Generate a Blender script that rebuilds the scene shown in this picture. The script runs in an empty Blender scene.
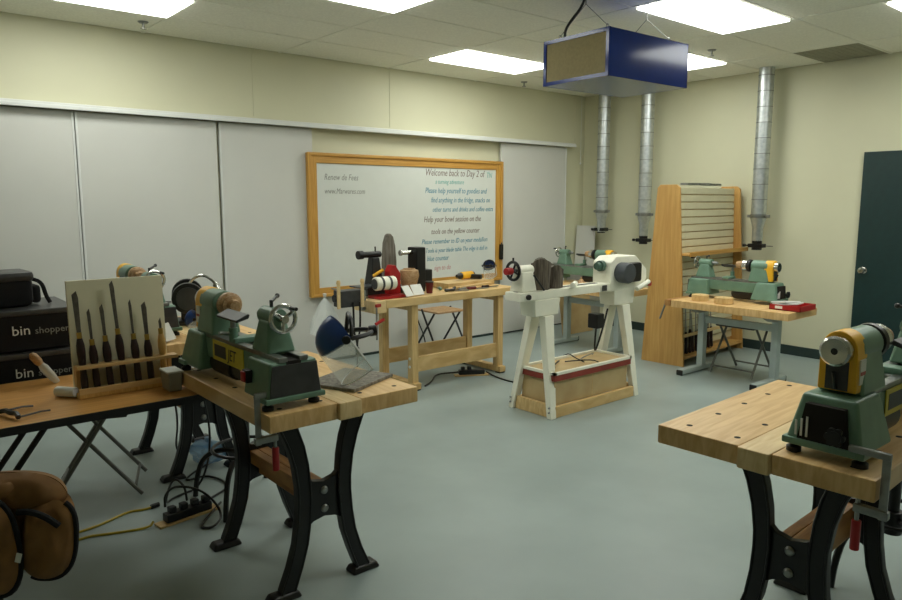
import bpy, bmesh, math, random
from mathutils import Vector, Matrix, Euler
R = math.radians
random.seed(7)
scene = bpy.context.scene
col = scene.collection

# ------------------------------------------------------------------ camera
cam_data = bpy.data.cameras.new('camera')
cam_data.sensor_width = 36.0
cam_data.lens = 710.0 / 902.0 * 36.0
cam_data.clip_start = 0.05
cam = bpy.data.objects.new('camera', cam_data)
col.objects.link(cam)
cam.location = (0, 0, 1.58)
cam.rotation_euler = (R(90) - math.atan(98 / 710.0), 0, R(50.06) - R(90))
scene.camera = cam
# ------------------------------------------------------------------ world, exposure
world = bpy.data.worlds.new('world')
scene.world = world
world.use_nodes = True
world.node_tree.nodes['Background'].inputs[0].default_value = (0.5, 0.55, 0.5, 1)
world.node_tree.nodes['Background'].inputs[1].default_value = 0.0
LAMP = 10.5          # strength of the ceiling light diffusers
scene.view_settings.view_transform = 'Standard'
scene.view_settings.look = 'None'
scene.view_settings.gamma = 1.0
scene.view_settings.use_curve_mapping = False
scene.view_settings.exposure = 0.0

# ------------------------------------------------------------------ materials
def lin(c):
    return tuple(((v / 255) / 12.92 if v / 255 <= .04045 else ((v / 255 + .055) / 1.055) ** 2.4) for v in c)

MATS = {}
def mat(name, rgb, rough=.5, metal=0., var=.06, scale=8., bump=0., kind='noise', rgb2=None, stretch=(1, 1, 1), alpha=1., spec=.5, trans=0., emit=0., lo=.35, hi=.65):
    m = bpy.data.materials.new(name); m.use_nodes = True
    nt = m.node_tree; N = nt.nodes; L = nt.links
    p = N['Principled BSDF']
    c = lin(rgb)
    p.inputs['Roughness'].default_value = rough
    p.inputs['Metallic'].default_value = metal
    p.inputs['Specular IOR Level'].default_value = spec
    if trans: p.inputs['Transmission Weight'].default_value = trans
    if alpha < 1: p.inputs['Alpha'].default_value = alpha
    if emit:
        p.inputs['Emission Color'].default_value = (*c, 1); p.inputs['Emission Strength'].default_value = emit
    tc = N.new('ShaderNodeTexCoord'); mp = N.new('ShaderNodeMapping')
    L.new(tc.outputs['Object'], mp.inputs['Vector'])
    mp.inputs['Scale'].default_value = stretch
    if kind == 'wood':
        t = N.new('ShaderNodeTexNoise'); t.inputs['Detail'].default_value = 5; t.inputs['Distortion'].default_value = .6
    else:
        t = N.new('ShaderNodeTexNoise'); t.inputs['Detail'].default_value = 3
    t.inputs['Scale'].default_value = scale
    L.new(mp.outputs[0], t.inputs['Vector'])
    r = N.new('ShaderNodeValToRGB')
    c2 = lin(rgb2) if rgb2 else tuple(v * (1 - 2 * var) for v in c)
    c1 = c if rgb2 else tuple(min(1, v * (1 + var)) for v in c)
    r.color_ramp.elements[0].position = lo; r.color_ramp.elements[0].color = (*c2, 1)
    r.color_ramp.elements[1].position = hi; r.color_ramp.elements[1].color = (*c1, 1)
    L.new(t.outputs['Fac'], r.inputs['Fac'])
    L.new(r.outputs['Color'], p.inputs['Base Color'])
    if bump:
        b = N.new('ShaderNodeBump'); b.inputs['Strength'].default_value = bump; b.inputs['Distance'].default_value = .004
        L.new(t.outputs['Fac'], b.inputs['Height']); L.new(b.outputs[0], p.inputs['Normal'])
    MATS[name] = m
    return m

mat('wall_paint', (209, 207, 178), .55, var=.015, scale=1.5)
mat('panel_white', (205, 205, 199), .5, var=.012, scale=2)
mat('rail_white', (214, 216, 212), .4, var=.01)
mat('floor_vinyl', (147, 160, 157), .38, var=.04, scale=2.2)
mat('ceiling_tile', (242, 240, 226), .9, var=.03, scale=60, bump=.15)
mat('ceiling_grid', (238, 236, 222), .6, var=.01)
mat('vent_grey', (150, 148, 128), .8, var=.05, scale=50)
mat('baseboard', (40, 56, 53), .5, var=.05)
mat('door_green', (20, 48, 47), .4, var=.05, scale=20)
mat('lamp_diffuser', (252, 255, 247), .5, emit=LAMP, var=.0)
mat('oak', (204, 156, 74), .45, rgb2=(182, 132, 54), kind='wood', scale=6, stretch=(12, 12, .6))
mat('oak_x', (202, 154, 74), .45, rgb2=(178, 128, 52), kind='wood', scale=6, stretch=(.6, 12, 12))
mat('rack_wood', (204, 160, 92), .5, rgb2=(188, 142, 76), kind='wood', scale=5, stretch=(7, 7, .5))
mat('maple', (224, 188, 132), .42, rgb2=(204, 162, 104), kind='wood', scale=5, stretch=(.8, 9, 2.2))
mat('maple_edge', (182, 134, 78), .45, rgb2=(150, 102, 54), kind='wood', scale=5, stretch=(1, 9, 2.2))
mat('maple_light', (232, 206, 156), .45, rgb2=(214, 182, 128), kind='wood', scale=5, stretch=(.8, 9, 2.2))
mat('pine', (222, 192, 136), .5, rgb2=(200, 164, 106), kind='wood', scale=5, stretch=(.8, 9, 2.2))
mat('pine_z', (222, 192, 136), .5, rgb2=(200, 164, 106), kind='wood', scale=5, stretch=(14, 14, .8))
mat('laminate_oak', (208, 156, 88), .35, rgb2=(188, 134, 70), kind='wood', scale=5, stretch=(.5, 18, 18))
mat('cast_black', (13, 13, 14), .38, var=.12, scale=30, bump=.2)
mat('black_plastic', (13, 13, 14), .4, var=.1)
mat('black_cloth', (11, 11, 15), .9, var=.15, scale=80, bump=.3)
mat('dark_grey', (58, 58, 58), .45, var=.1, scale=20)
mat('motor_grey', (78, 82, 88), .35, metal=.4, var=.08)
mat('green_paint', (104, 136, 116), .35, var=.05, scale=14)
mat('green_dark', (70, 98, 84), .4, var=.06, scale=14)
mat('yellow_paint', (236, 178, 36), .4, var=.03)
mat('plate_yellow', (206, 186, 60), .5, var=.03)
mat('chrome', (200, 200, 196), .2, metal=1., var=.03)
mat('steel', (150, 152, 150), .35, metal=.9, var=.08, scale=30)
mat('galvanized', (206, 210, 210), .36, metal=.85, rgb2=(184, 190, 192), scale=26)
mat('table_grey', (176, 188, 186), .45, var=.03)
mat('tube_grey', (104, 106, 100), .4, metal=.4, var=.05)
mat('white_paint', (238, 236, 218), .45, var=.02, scale=10)
mat('white_board', (214, 218, 212), .25, var=.008)
mat('white_plastic', (226, 228, 224), .5, var=.02)
mat('paper', (226, 226, 220), .7, var=.02)
mat('blue_case', (18, 42, 108), .12, var=.05, spec=.25)
mat('case_bottom', (120, 130, 156), .25, metal=.6, var=.04)
mat('filter', (136, 124, 88), .9, var=.04, scale=60, bump=.3)
mat('blue_visor', (34, 62, 120), .3, var=.06)
mat('clear', (225, 235, 235), .08, trans=.0, alpha=.2, var=.0)
mat('bag_clear', (232, 236, 234), .3, alpha=.55, var=.02)
mat('bag_blue', (120, 170, 210), .3, alpha=.5, var=.05)
mat('red_paint', (168, 28, 30), .35, var=.05)
mat('dark_red', (100, 24, 28), .4, var=.05)
mat('band_red', (140, 52, 36), .5, var=.1)
mat('hardboard', (192, 168, 122), .6, rgb2=(178, 150, 104), scale=5)
mat('bark', (112, 102, 88), .9, rgb2=(66, 58, 48), kind='wood', scale=7, stretch=(8, 8, .8), bump=.8)
mat('grey_wood', (136, 130, 118), .8, rgb2=(92, 86, 76), kind='wood', scale=6, stretch=(8, 8, .7), bump=.4)
mat('turned_wood', (188, 156, 116), .5, rgb2=(158, 120, 78), kind='wood', scale=8, stretch=(3, 12, 12))
mat('handle_dark', (40, 18, 18), .35, var=.15, scale=20)
mat('handle_light', (226, 184, 112), .4, rgb2=(204, 156, 84), kind='wood', scale=8, stretch=(12, 12, 1))
mat('brass', (196, 160, 84), .3, metal=.9, var=.05)
mat('rack_board', (226, 220, 190), .5, var=.015)
mat('canvas', (138, 98, 52), .85, rgb2=(112, 78, 38), scale=9, bump=.4)
mat('canvas_dark', (88, 64, 34), .85, rgb2=(72, 50, 26), scale=9, bump=.4)
mat('cord_yellow', (196, 172, 60), .5, var=.05)
mat('label_white', (225, 225, 220), .6, var=.01)
mat('text_grey', (138, 140, 134), .8, var=.0)
mat('text_teal', (58, 132, 156), .8, var=.0)
mat('text_brown', (120, 104, 94), .8, var=.0)
mat('text_red', (196, 140, 136), .8, var=.0)
mat('text_green', (96, 170, 160), .8, var=.0)
mat('slat_cream', (214, 208, 176), .5, var=.015)
mat('grey_plastic', (150, 148, 138), .5, var=.03)
mat('seam_dark', (136, 140, 140), .4, metal=.8, var=.05)
mat('blade_steel', (104, 98, 90), .4, metal=.6, var=.15, scale=30)
mat('hole_dark', (26, 20, 14), .9, var=.0)
mat('sawdust', (206, 176, 120), .9, var=.2, scale=40)

# ------------------------------------------------------------------ mesh helpers
class B:
    def __init__(s): s.bm = bmesh.new()
    def _put(s, tmp, M):
        if M is not None: bmesh.ops.transform(tmp, matrix=M, verts=tmp.verts)
        me = bpy.data.meshes.new('tmp'); tmp.to_mesh(me); tmp.free()
        s.bm.from_mesh(me); bpy.data.meshes.remove(me); return s
    def box(s, c, d, rot=(0, 0, 0), bev=0., seg=2):
        t = bmesh.new(); bmesh.ops.create_cube(t, size=1)
        bmesh.ops.scale(t, vec=d, verts=t.verts)
        if bev: bmesh.ops.bevel(t, geom=t.edges[:], offset=min(bev, min(d) * .45), segments=seg, affect='EDGES', profile=.5)
        return s._put(t, Matrix.Translation(c) @ Euler(rot).to_matrix().to_4x4())
    def rng(s, x0, x1, y0, y1, z0, z1, bev=0., seg=2):
        return s.box(((x0 + x1) / 2, (y0 + y1) / 2, (z0 + z1) / 2), (abs(x1 - x0), abs(y1 - y0), abs(z1 - z0)), bev=bev, seg=seg)
    def cyl(s, a, b, r, r2=None, n=16, bev=0.):
        a, b = Vector(a), Vector(b); d = b - a
        t = bmesh.new()
        bmesh.ops.create_cone(t, cap_ends=True, segments=n, radius1=r, radius2=r if r2 is None else r2, depth=d.length)
        if bev:
            es = [e for e in t.edges if abs(e.verts[0].co.z - e.verts[1].co.z) < 1e-6]
            bmesh.ops.bevel(t, geom=es, offset=bev, segments=2, affect='EDGES', profile=.5)
        return s._put(t, Matrix.Translation((a + b) / 2) @ d.to_track_quat('Z', 'Y').to_matrix().to_4x4())
    def lathe(s, prof, a=(0, 0, 0), ax=(0, 0, 1), n=20):
        # prof: list of (radius, distance along axis)
        t = bmesh.new(); rings = []
        for r, h in prof:
            if r < 1e-5: rings.append([t.verts.new((0, 0, h))])
            else: rings.append([t.verts.new((r * math.cos(2 * math.pi * k / n), r * math.sin(2 * math.pi * k / n), h)) for k in range(n)])
        for p, q in zip(rings, rings[1:]):
            for k in range(n):
                k2 = (k + 1) % n
                if len(p) == 1 and len(q) == 1: continue
                if len(p) == 1: t.faces.new((p[0], q[k2], q[k]))
                elif len(q) == 1: t.faces.new((p[k], p[k2], q[0]))
                else: t.faces.new((p[k], p[k2], q[k2], q[k]))
        for ring, flip in ((rings[0], True), (rings[-1], False)):
            if len(ring) > 1: t.faces.new(ring[::-1] if flip else ring)
        bmesh.ops.recalc_face_normals(t, faces=t.faces)
        return s._put(t, Matrix.Translation(a) @ Vector(ax).to_track_quat('Z', 'Y').to_matrix().to_4x4())
    def tube(s, pts, r, n=8, closed=False, smooth=0):
        P = [Vector(p) for p in pts]
        for _ in range(smooth):
            Q = []
            m = len(P)
            rngk = range(m if closed else m - 1)
            if not closed: Q.append(P[0])
            for k in rngk:
                p, q = P[k], P[(k + 1) % m]
                Q += [p.lerp(q, .25), p.lerp(q, .75)]
            if not closed: Q.append(P[-1])
            P = Q
        t = bmesh.new(); rings = []; m = len(P); up = None
        for k in range(m):
            if closed: d = P[(k + 1) % m] - P[k - 1]
            else: d = P[min(k + 1, m - 1)] - P[max(k - 1, 0)]
            d.normalize()
            if up is None:
                up = Vector((0, 0, 1)) if abs(d.z) < .9 else Vector((1, 0, 0))
            x = d.cross(up)
            if x.length < 1e-4: x = d.orthogonal()
            x.normalize(); up = x.cross(d).normalized()
            rr = r[k] if isinstance(r, (list, tuple)) and len(r) == m else (r if not isinstance(r, (list, tuple)) else r[0])
            rings.append([t.verts.new(P[k] + rr * (x * math.cos(2 * math.pi * j / n) + up * math.sin(2 * math.pi * j / n))) for j in range(n)])
        for k in range(m if closed else m - 1):
            p, q = rings[k], rings[(k + 1) % m]
            for j in range(n): t.faces.new((p[j], p[(j + 1) % n], q[(j + 1) % n], q[j]))
        if not closed:
            t.faces.new(rings[0][::-1]); t.faces.new(rings[-1])
        bmesh.ops.recalc_face_normals(t, faces=t.faces)
        return s._put(t, None)
    def prism(s, poly, h0, h1, plane='xz', bev=0.):
        # poly in plane (u,v); extruded along the remaining axis h0..h1
        t = bmesh.new()
        def p3(u, v, h): return {'xz': (u, h, v), 'xy': (u, v, h), 'yz': (h, u, v)}[plane]
        a = [t.verts.new(p3(u, v, h0)) for u, v in poly]; b = [t.verts.new(p3(u, v, h1)) for u, v in poly]
        n = len(poly); t.faces.new(a); t.faces.new(b[::-1])
        for k in range(n): t.faces.new((a[k], b[k], b[(k + 1) % n], a[(k + 1) % n]))
        bmesh.ops.recalc_face_normals(t, faces=t.faces)
        if bev:
            es = [e for e in t.edges if e.calc_face_angle(0) > .5]
            bmesh.ops.bevel(t, geom=es, offset=bev, segments=2, affect='EDGES', profile=.5)
        return s._put(t, None)
    def frustum(s, b0, b1, z0, z1, bev=0.):
        # b = (x0,x1,y0,y1) rectangles at z0 and z1
        t = bmesh.new()
        def rect(b, z): return [t.verts.new((x, y, z)) for x, y in ((b[0], b[2]), (b[1], b[2]), (b[1], b[3]), (b[0], b[3]))]
        p, q = rect(b0, z0), rect(b1, z1)
        t.faces.new(p[::-1]); t.faces.new(q)
        for k in range(4): t.faces.new((p[k], p[(k + 1) % 4], q[(k + 1) % 4], q[k]))
        if bev: bmesh.ops.bevel(t, geom=t.edges[:], offset=bev, segments=3, affect='EDGES', profile=.5)
        return s._put(t, None)
    def sphere(s, c, r, sc=(1, 1, 1), rot=(0, 0, 0), n=16):
        t = bmesh.new(); bmesh.ops.create_uvsphere(t, u_segments=n, v_segments=n // 2, radius=r)
        return s._put(t, Matrix.Translation(c) @ Euler(rot).to_matrix().to_4x4() @ Matrix.Diagonal((*sc, 1)))
    def sheet(s, grid, thick=0.):
        # grid[i][j] -> Vector ; optional thickness by solidify along normals
        t = bmesh.new(); V = [[t.verts.new(p) for p in row] for row in grid]
        for i in range(len(V) - 1):
            for j in range(len(V[0]) - 1):
                t.faces.new((V[i][j], V[i + 1][j], V[i + 1][j + 1], V[i][j + 1]))
        bmesh.ops.recalc_face_normals(t, faces=t.faces)
        if thick: bmesh.ops.solidify(t, geom=t.faces[:], thickness=thick)
        return s._put(t, None)

MESHES = {}
def obj(name, b, m, parent=None, loc=None, rot=None, sharp=35):
    if isinstance(b, B):
        me = bpy.data.meshes.new(name); b.bm.to_mesh(me); b.bm.free()
        for p in me.polygons: p.use_smooth = True
        me.set_sharp_from_angle(angle=R(sharp))
        me.materials.append(MATS[m] if isinstance(m, str) else m)
    else: me = b
    o = bpy.data.objects.new(name, me); col.objects.link(o)
    w = o.modifiers.new('weighted_normal', 'WEIGHTED_NORMAL'); w.keep_sharp = True   # flat faces stay flat beside bevels
    if parent is not None: o.parent = parent
    if loc: o.location = loc
    if rot: o.rotation_euler = rot
    return o
def tag(o, label=None, cat=None, group=None, kind=None):
    if label: o['label'] = label
    if cat: o['category'] = cat
    if group: o['group'] = group
    if kind: o['kind'] = kind
    return o
def thing(name, label, cat, loc=(0, 0, 0), rz=0., group=None):
    o = bpy.data.objects.new(name, None); col.objects.link(o)
    o.empty_display_size = .05
    o.location = loc; o.rotation_euler = (0, 0, R(rz))
    return tag(o, label, cat, group)
def struct(name, b, m, label, cat=None):
    o = obj(name, b, m); return tag(o, label, cat or name.split('_')[0], kind='structure')
def copy_tree(o, parent=None):
    c = o.copy(); col.objects.link(c); c.parent = parent
    for ch in [k for k in bpy.data.objects if k.parent == o]: copy_tree(ch, c)
    return c
def text(name, s, size, m, parent, loc, rot, shear=0., extrude=.0006, align='LEFT', sx=1.):
    cu = bpy.data.curves.new('txt', 'FONT'); cu.body = s; cu.size = size; cu.shear = shear; cu.extrude = extrude
    cu.align_x = align; cu.resolution_u = 2
    t = bpy.data.objects.new('txt', cu); col.objects.link(t)
    bpy.context.view_layer.update()
    me = bpy.data.meshes.new_from_object(t.evaluated_get(bpy.context.evaluated_depsgraph_get()))
    bpy.data.objects.remove(t); bpy.data.curves.remove(cu)
    me.materials.clear(); me.materials.append(MATS[m])
    o = bpy.data.objects.new(name, me); col.objects.link(o); o.parent = parent
    o.location = loc; o.rotation_euler = rot; o.scale = (sx, 1, 1)
    return o

# ================================================================== the room
X0, X1, Y0, Y1, ZC = -2.2, 7.386, -3.2, 6.12, 2.92
struct('floor', B().rng(X0, X1, Y0, Y1, -.1, 0), 'floor_vinyl', 'grey-green vinyl floor')
struct('wall_left', B().rng(X0, X1 + .12, Y1, Y1 + .12, 0, ZC + .1), 'wall_paint', 'cream painted wall behind the sliding panels and whiteboard', 'wall')
struct('wall_right', B().rng(X1, X1 + .12, Y0, Y1, 0, ZC + .1), 'wall_paint', 'cream painted wall with ducts and green door', 'wall')
struct('wall_back', B().rng(X0 - .12, X1 + .12, Y0 - .12, Y0, 0, ZC + .1), 'wall_paint', 'cream wall behind the camera', 'wall')
struct('wall_near', B().rng(X0 - .12, X0, Y0, Y1 + .12, 0, ZC + .1), 'wall_paint', 'cream wall left of the camera', 'wall')
struct('baseboard_right', B().rng(X1 - .012, X1, 2.74, Y1 - .02, 0, .1, bev=.004), 'baseboard', 'dark green rubber baseboard under the right wall', 'baseboard')
struct('baseboard_left', B().rng(X0, X1 - .012, Y1 - .01, Y1, 0, .05, bev=.003), 'baseboard', 'dark low baseboard under the sliding panels', 'baseboard')
# wall seams
for k, x in enumerate((2.83, 4.31, 7.2)):
    struct('trim_%d' % (k + 1), B().rng(x - .006, x + .006, Y1 - .004, Y1, 2.34, ZC), 'wall_paint', 'thin vertical joint strip on the upper cream wall', 'trim')

# ceiling: slab above, tiles hung below
ceil = struct('ceiling', B().rng(X0, X1, Y0, Y1, ZC + .012, ZC + .1), 'ceiling_tile', 'suspended ceiling of cream tiles')
GX = [4.285 + 1.19 * k for k in range(-6, 4)]; GX = [X0] + [g for g in GX if X0 + .05 < g < X1 - .05] + [X1]
GY = [5.49 - .583 * k for k in range(-1, 16)]; GY = sorted([Y0] + [g for g in GY if Y0 + .05 < g < Y1 - .05] + [Y1])
LIGHTS = {(.715, 4.907), (4.285, 4.907), (1.905, 3.741), (5.475, 3.741), (4.285, 2.575), (5.475, 1.409), (1.905, 1.409), (4.285, .243)}
UNLIT = set()
VENT = (6.665, 2.575)
def near(a, b): return abs(a[0] - b[0]) < .02 and abs(a[1] - b[1]) < .02
tile_cache = {}
g = B()
for x in GX[1:-1]: g.rng(x - .012, x + .012, Y0, Y1, ZC - .002, ZC + .012)
for y in GY[1:-1]: g.rng(X0, X1, y - .012, y + .012, ZC - .0015, ZC + .012)
obj('ceiling_grid', g, 'ceiling_grid', ceil)
light_names = {(.715, 4.907): 'lit ceiling light panel nearest the upper left edge of the photo',
               (4.285, 4.907): 'lit ceiling light panel above the whiteboard, left of the blue air cleaner',
               (1.905, 3.741): 'lit ceiling light panel cut by the top edge, left of the blue air cleaner',
               (5.475, 3.741): 'lit ceiling light panel half hidden behind the blue air cleaner',
               (4.285, 2.575): 'large lit ceiling light panel right above the blue air cleaner',
               (1.905, 1.409): 'lit ceiling light panel overhead just in front of the camera, out of view',
               (4.285, .243): 'lit ceiling light panel out of view to the right of the camera',
               (5.475, 1.409): 'lit ceiling light panel at the upper right corner of the photo'}
for i in range(len(GX) - 1):
    for j in range(len(GY) - 1):
        x0, x1, y0, y1 = GX[i] + .012, GX[i + 1] - .012, GY[j] + .012, GY[j + 1] - .012
        key = (GX[i], GY[j])
        lit = [k for k in LIGHTS if near(k, key)]
        if near(key, VENT):
            v = obj('ceiling_vent', B().rng(x0, x1, y0, y1, ZC + .001, ZC + .012), 'vent_grey', ceil)
            s_ = B()
            for q in range(9): s_.rng(x0 + .03, x1 - .03, y0 + .04 + q * .058, y0 + .07 + q * .058, ZC - .002, ZC + .002)
            obj('vent_slat', s_, 'vent_grey', v); continue
        if lit:
            t = thing('ceiling_light', light_names[lit[0]], 'ceiling light', ((x0 + x1) / 2, (y0 + y1) / 2, ZC), group='fluorescent ceiling lights')
            hx, hy = (x1 - x0) / 2, (y1 - y0) / 2
            f = B()
            for sg in (-1, 1):
                f.rng(sg * hx, sg * (hx - .014), -hy, hy, -.002, .01); f.rng(-hx, hx, sg * hy, sg * (hy - .014), -.002, .01)
            obj('frame', f, 'ceiling_grid', t)
            obj('diffuser', B().rng(-hx + .014, hx - .014, -hy + .014, hy - .014, -.014, .008), 'lamp_diffuser', t)
            continue
        k = (round(x1 - x0, 3), round(y1 - y0, 3))
        if k not in tile_cache:
            o = obj('ceiling_tile', B().box((0, 0, 0), (x1 - x0, y1 - y0, .01), bev=.0015, seg=1), 'ceiling_tile', ceil)
            tile_cache[k] = o.data
        else: o = obj('ceiling_tile', tile_cache[k], None, ceil)
        o.location = ((x0 + x1) / 2, (y0 + y1) / 2, ZC + .007)
for (x, y, n) in ((1.8, 5.75, 'above the left sliding panels'), (5.93, 5.8, 'near the far corner above the whiteboard'), (5.99, 3.54, 'right of the blue air cleaner')):
    t = thing('sprinkler_head', 'small ceiling sprinkler head ' + n, 'sprinkler', (x, y, ZC), group='ceiling sprinkler heads')
    obj('escutcheon', B().lathe([(0, -.012), (.03, -.01), (.04, .0)], n=14), 'steel', t)
    obj('deflector', B().cyl((0, 0, -.05), (0, 0, -.01), .008).cyl((0, 0, -.052), (0, 0, -.047), .022), 'steel', t)

# sliding panels and rail
r = thing('sliding_rail', 'long white sliding track rail along the cream wall', 'rail', (0, Y1, 2.285))
obj('track', B().rng(X0, 7.09, -.115, 0, -.012, .025, bev=.006), 'rail_white', r)
obj('fascia', B().rng(X0, 7.09, -.125, -.115, -.022, .006, bev=.003), 'rail_white', r)
def panel(x0, x1, dy, label, stile=None):
    t = thing('sliding_door', label, 'sliding door', ((x0 + x1) / 2, Y1 - dy, .02), group='white sliding wall panels')
    w = x1 - x0
    obj('panel_face', B().rng(-w / 2, w / 2, -.015, .015, 0, 2.24, bev=.003), 'panel_white', t)
    e = B()
    if stile == 'L' or stile is None: e.rng(-w / 2 - .004, -w / 2 + .012, -.02, .018, 0, 2.24, bev=.003)
    if stile == 'R' or stile is None: e.rng(w / 2 - .012, w / 2 + .004, -.02, .018, 0, 2.24, bev=.003)
    obj('edge_stile', e, 'rail_white', t)
panel(-1.9, 1.345, .04, 'white sliding panel at the left edge of the photo, behind the black bins', 'R')
panel(1.36, 2.455, .04, 'white sliding panel behind the grinder and left green lathe', 'L')
panel(2.485, 3.38, .03, 'white sliding panel touching the left edge of the whiteboard', 'L')
panel(5.84, 6.98, .04, 'white sliding panel at the right of the whiteboard by the corner', 'R')

struct('wall_panel', B().rng(3.385, 5.835, Y1 - .022, Y1, .03, 2.0, bev=.003), 'panel_white', 'fixed white wall panel behind and below the whiteboard', 'wall')
# whiteboard
wb = thing('whiteboard', 'wide whiteboard in an oak frame with handwritten notes', 'whiteboard', (0, Y1 - .075, 0))
obj('board', B().rng(3.37, 5.78, 0, .02, .72, 1.99), 'white_board', wb)
for n_, z0, z1 in (('frame_top', 1.945, 2.04), ('frame_bottom', .67, .755)):
    f = obj(n_, B().rng(3.305, 5.83, -.012, .024, z0, z1, bev=.006), 'oak_x', wb)
    zo = (z1 - .03, z1 + .004) if 'top' in n_ else (z0 - .004, z0 + .03)
    obj('outer_moulding', B().rng(3.3, 5.835, -.026, .0, zo[0], zo[1], bev=.008), 'oak_x', f)
for n_, x0, x1 in (('frame_left', 3.30, 3.40), ('frame_right', 5.735, 5.835)):
    f = obj(n_, B().rng(x0, x1, -.013, .024, .67, 2.04, bev=.006), 'oak', wb)
    xo = (x0 - .003, x0 + .035) if 'left' in n_ else (x1 - .035, x1 + .003)
    obj('outer_moulding', B().rng(xo[0], xo[1], -.027, .0, .668, 2.042, bev=.008), 'oak', f)
NOTES = [('Renew de Fees', 3.48, 1.79, .085, 'text_grey'), ('www.Marwares.com', 3.48, 1.66, .075, 'text_grey'),
         ('Welcome back to Day 2 of', 4.70, 1.86, .105, 'text_brown'), ('TN', 5.585, 1.855, .085, 'text_green'),
         ('a turning adventure', 4.84, 1.775, .07, 'text_green'),
         ('Please help yourself to goodies and', 4.70, 1.675, .085, 'text_teal'),
         ('find anything in the fridge, snacks on', 4.78, 1.575, .08, 'text_teal'),
         ('other turns and drinks and coffee extra', 4.80, 1.475, .076, 'text_teal'),
         ('Help your bowl session on the', 4.68, 1.365, .09, 'text_brown'),
         ('tools on the yellow counter', 4.78, 1.235, .084, 'text_brown'),
         ('Please remember to ID on your medallion', 4.65, 1.13, .076, 'text_teal'),
         ('Tools is your blade table The edge is dull in', 4.70, 1.035, .07, 'text_teal'),
         ('blue counter', 4.72, .945, .08, 'text_teal'),
         ('sign to do', 4.82, .84, .08, 'text_red')]
for s_, x, z, sz, m_ in NOTES:
    text('handwriting', s_, sz, m_, wb, (x, -.001, z), (R(90), 0, 0), shear=.25, extrude=.0005, sx=.735)
mk = thing('marker_holder', 'small black holder on the right oak frame of the whiteboard', 'holder', (5.80, Y1 - .102, 1.0))
obj('holder_body', B().rng(-.022, .022, -.025, .004, -.09, .09, bev=.006), 'black_plastic', mk)
obj('pen_cap', B().cyl((0, -.012, .085), (0, -.012, .11), .009), 'dark_grey', mk)

# door
d = struct('door_1', B().rng(X1 - .045, X1, 1.74, 2.72, .005, 2.045, bev=.004), 'door_green', 'dark green flush door in the right wall with round knob', 'door')
kn = obj('door_knob', B().lathe([(.032, 0), (.032, .006), (.012, .01), (.012, .035), (.026, .045), (.03, .06), (.022, .073), (0, .076)], (X1 - .045, 2.645, .935), (-1, 0, 0)), 'chrome', d)

# ducts on the right wall
def duct(y, zb, label, r=.074, damp=True, bottom=1.14):
    t = thing('vent_duct', label, 'duct', (7.2, y, 0), group='galvanized dust ducts on the right wall')
    obj('pipe', B().cyl((0, 0, zb), (0, 0, ZC), r, n=24), 'galvanized', t)
    z = zb + .03; k = 0
    while z < ZC - .02:
        obj('seam_band', MESHES['seam'] if 'seam' in MESHES else B().lathe([(r, -.004), (r + .003, -.003), (r + .003, .003), (r, .004)], n=24), 'seam_dark', t, loc=(0, 0, z))
        if 'seam' not in MESHES: MESHES['seam'] = [o for o in col.objects if o.name.startswith('seam_band')][0].data
        z += .155
    obj('reducer', B().lathe([(r, zb), (r + .006, zb), (r * .72, zb - .10), (r * .72, zb - .20), (.05, zb - .24)][::-1], n=20), 'galvanized', t)
    g_ = obj('blast_gate', B().rng(-.05, .05, -.075, .075, bottom - .03, bottom + .01, bev=.004).cyl((0, 0, bottom - .055), (0, 0, zb - .2), .05), 'black_plastic', t)
    obj('gate_handle', B().cyl((0, .06, bottom - .01), (0, .14, bottom - .012), .008).cyl((0, .125, bottom - .012), (0, .15, bottom - .012), .016).cyl((0, -.06, bottom - .01), (0, -.17, bottom - .01), .004), 'black_plastic', g_)
    obj('wall_strap', B().lathe([(r, -.014), (r + .006, -.014), (r + .006, .014), (r, .014)], (0, 0, zb + .01), n=20).rng(-.012, .012, r, r + .045, zb, zb + .03, bev=.003).rng(-.012, .012, -r - .045, -r, zb, zb + .03, bev=.003), 'steel', t)
duct(3.635, 1.42, 'galvanized duct standing alone between slatted rack and green door')
duct(5.03, 1.42, 'galvanized duct just left of the slatted rack')
duct(5.66, 1.45, 'galvanized duct nearest the room corner, leftmost of the three', bottom=1.25)
pl_ = thing('light_pull_cord', 'thin white pull cord hanging from the ceiling in the room corner', 'cord', (7.2, 6.02, 0))
obj('string', B().cyl((0, 0, 2.08), (0, 0, ZC), .003, n=6), 'rail_white', pl_)
obj('knob', B().lathe([(0, 2.05), (.011, 2.06), (.011, 2.075), (0, 2.09)], n=10), 'rail_white', pl_)

# blue air cleaner
ac = thing('air_cleaner', 'blue hanging box air cleaner with tan filter under the ceiling', 'air cleaner', (4.045, 3.09, 2.348), -2)
L_, W_, H_ = .82, .555, .29
case = B()
case.rng(-L_ / 2, L_ / 2, -W_ / 2, -W_ / 2 + .012, 0, H_, bev=.003).rng(-L_ / 2, L_ / 2, W_ / 2 - .012, W_ / 2, 0, H_, bev=.003)
case.rng(-L_ / 2, L_ / 2, -W_ / 2, W_ / 2, H_ - .012, H_, bev=.003).rng(L_ / 2 - .012, L_ / 2, -W_ / 2, W_ / 2, 0, H_, bev=.003)
cs = obj('case', case, 'blue_case', ac)
obj('bottom_panel', B().rng(-L_ / 2 + .01, L_ / 2 - .01, -W_ / 2 + .012, W_ / 2 - .012, .001, .012), 'case_bottom', ac)
fr = B(); x = -L_ / 2
fr.rng(x - .006, x + .01, -W_ / 2, -W_ / 2 + .024, 0, H_).rng(x - .006, x + .01, W_ / 2 - .024, W_ / 2, 0, H_)
fr.rng(x - .0055, x + .01, -W_ / 2, W_ / 2, 0, .024).rng(x - .0055, x + .01, -W_ / 2, W_ / 2, H_ - .024, H_)
obj('filter_frame', fr, 'blue_case', ac)
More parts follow.
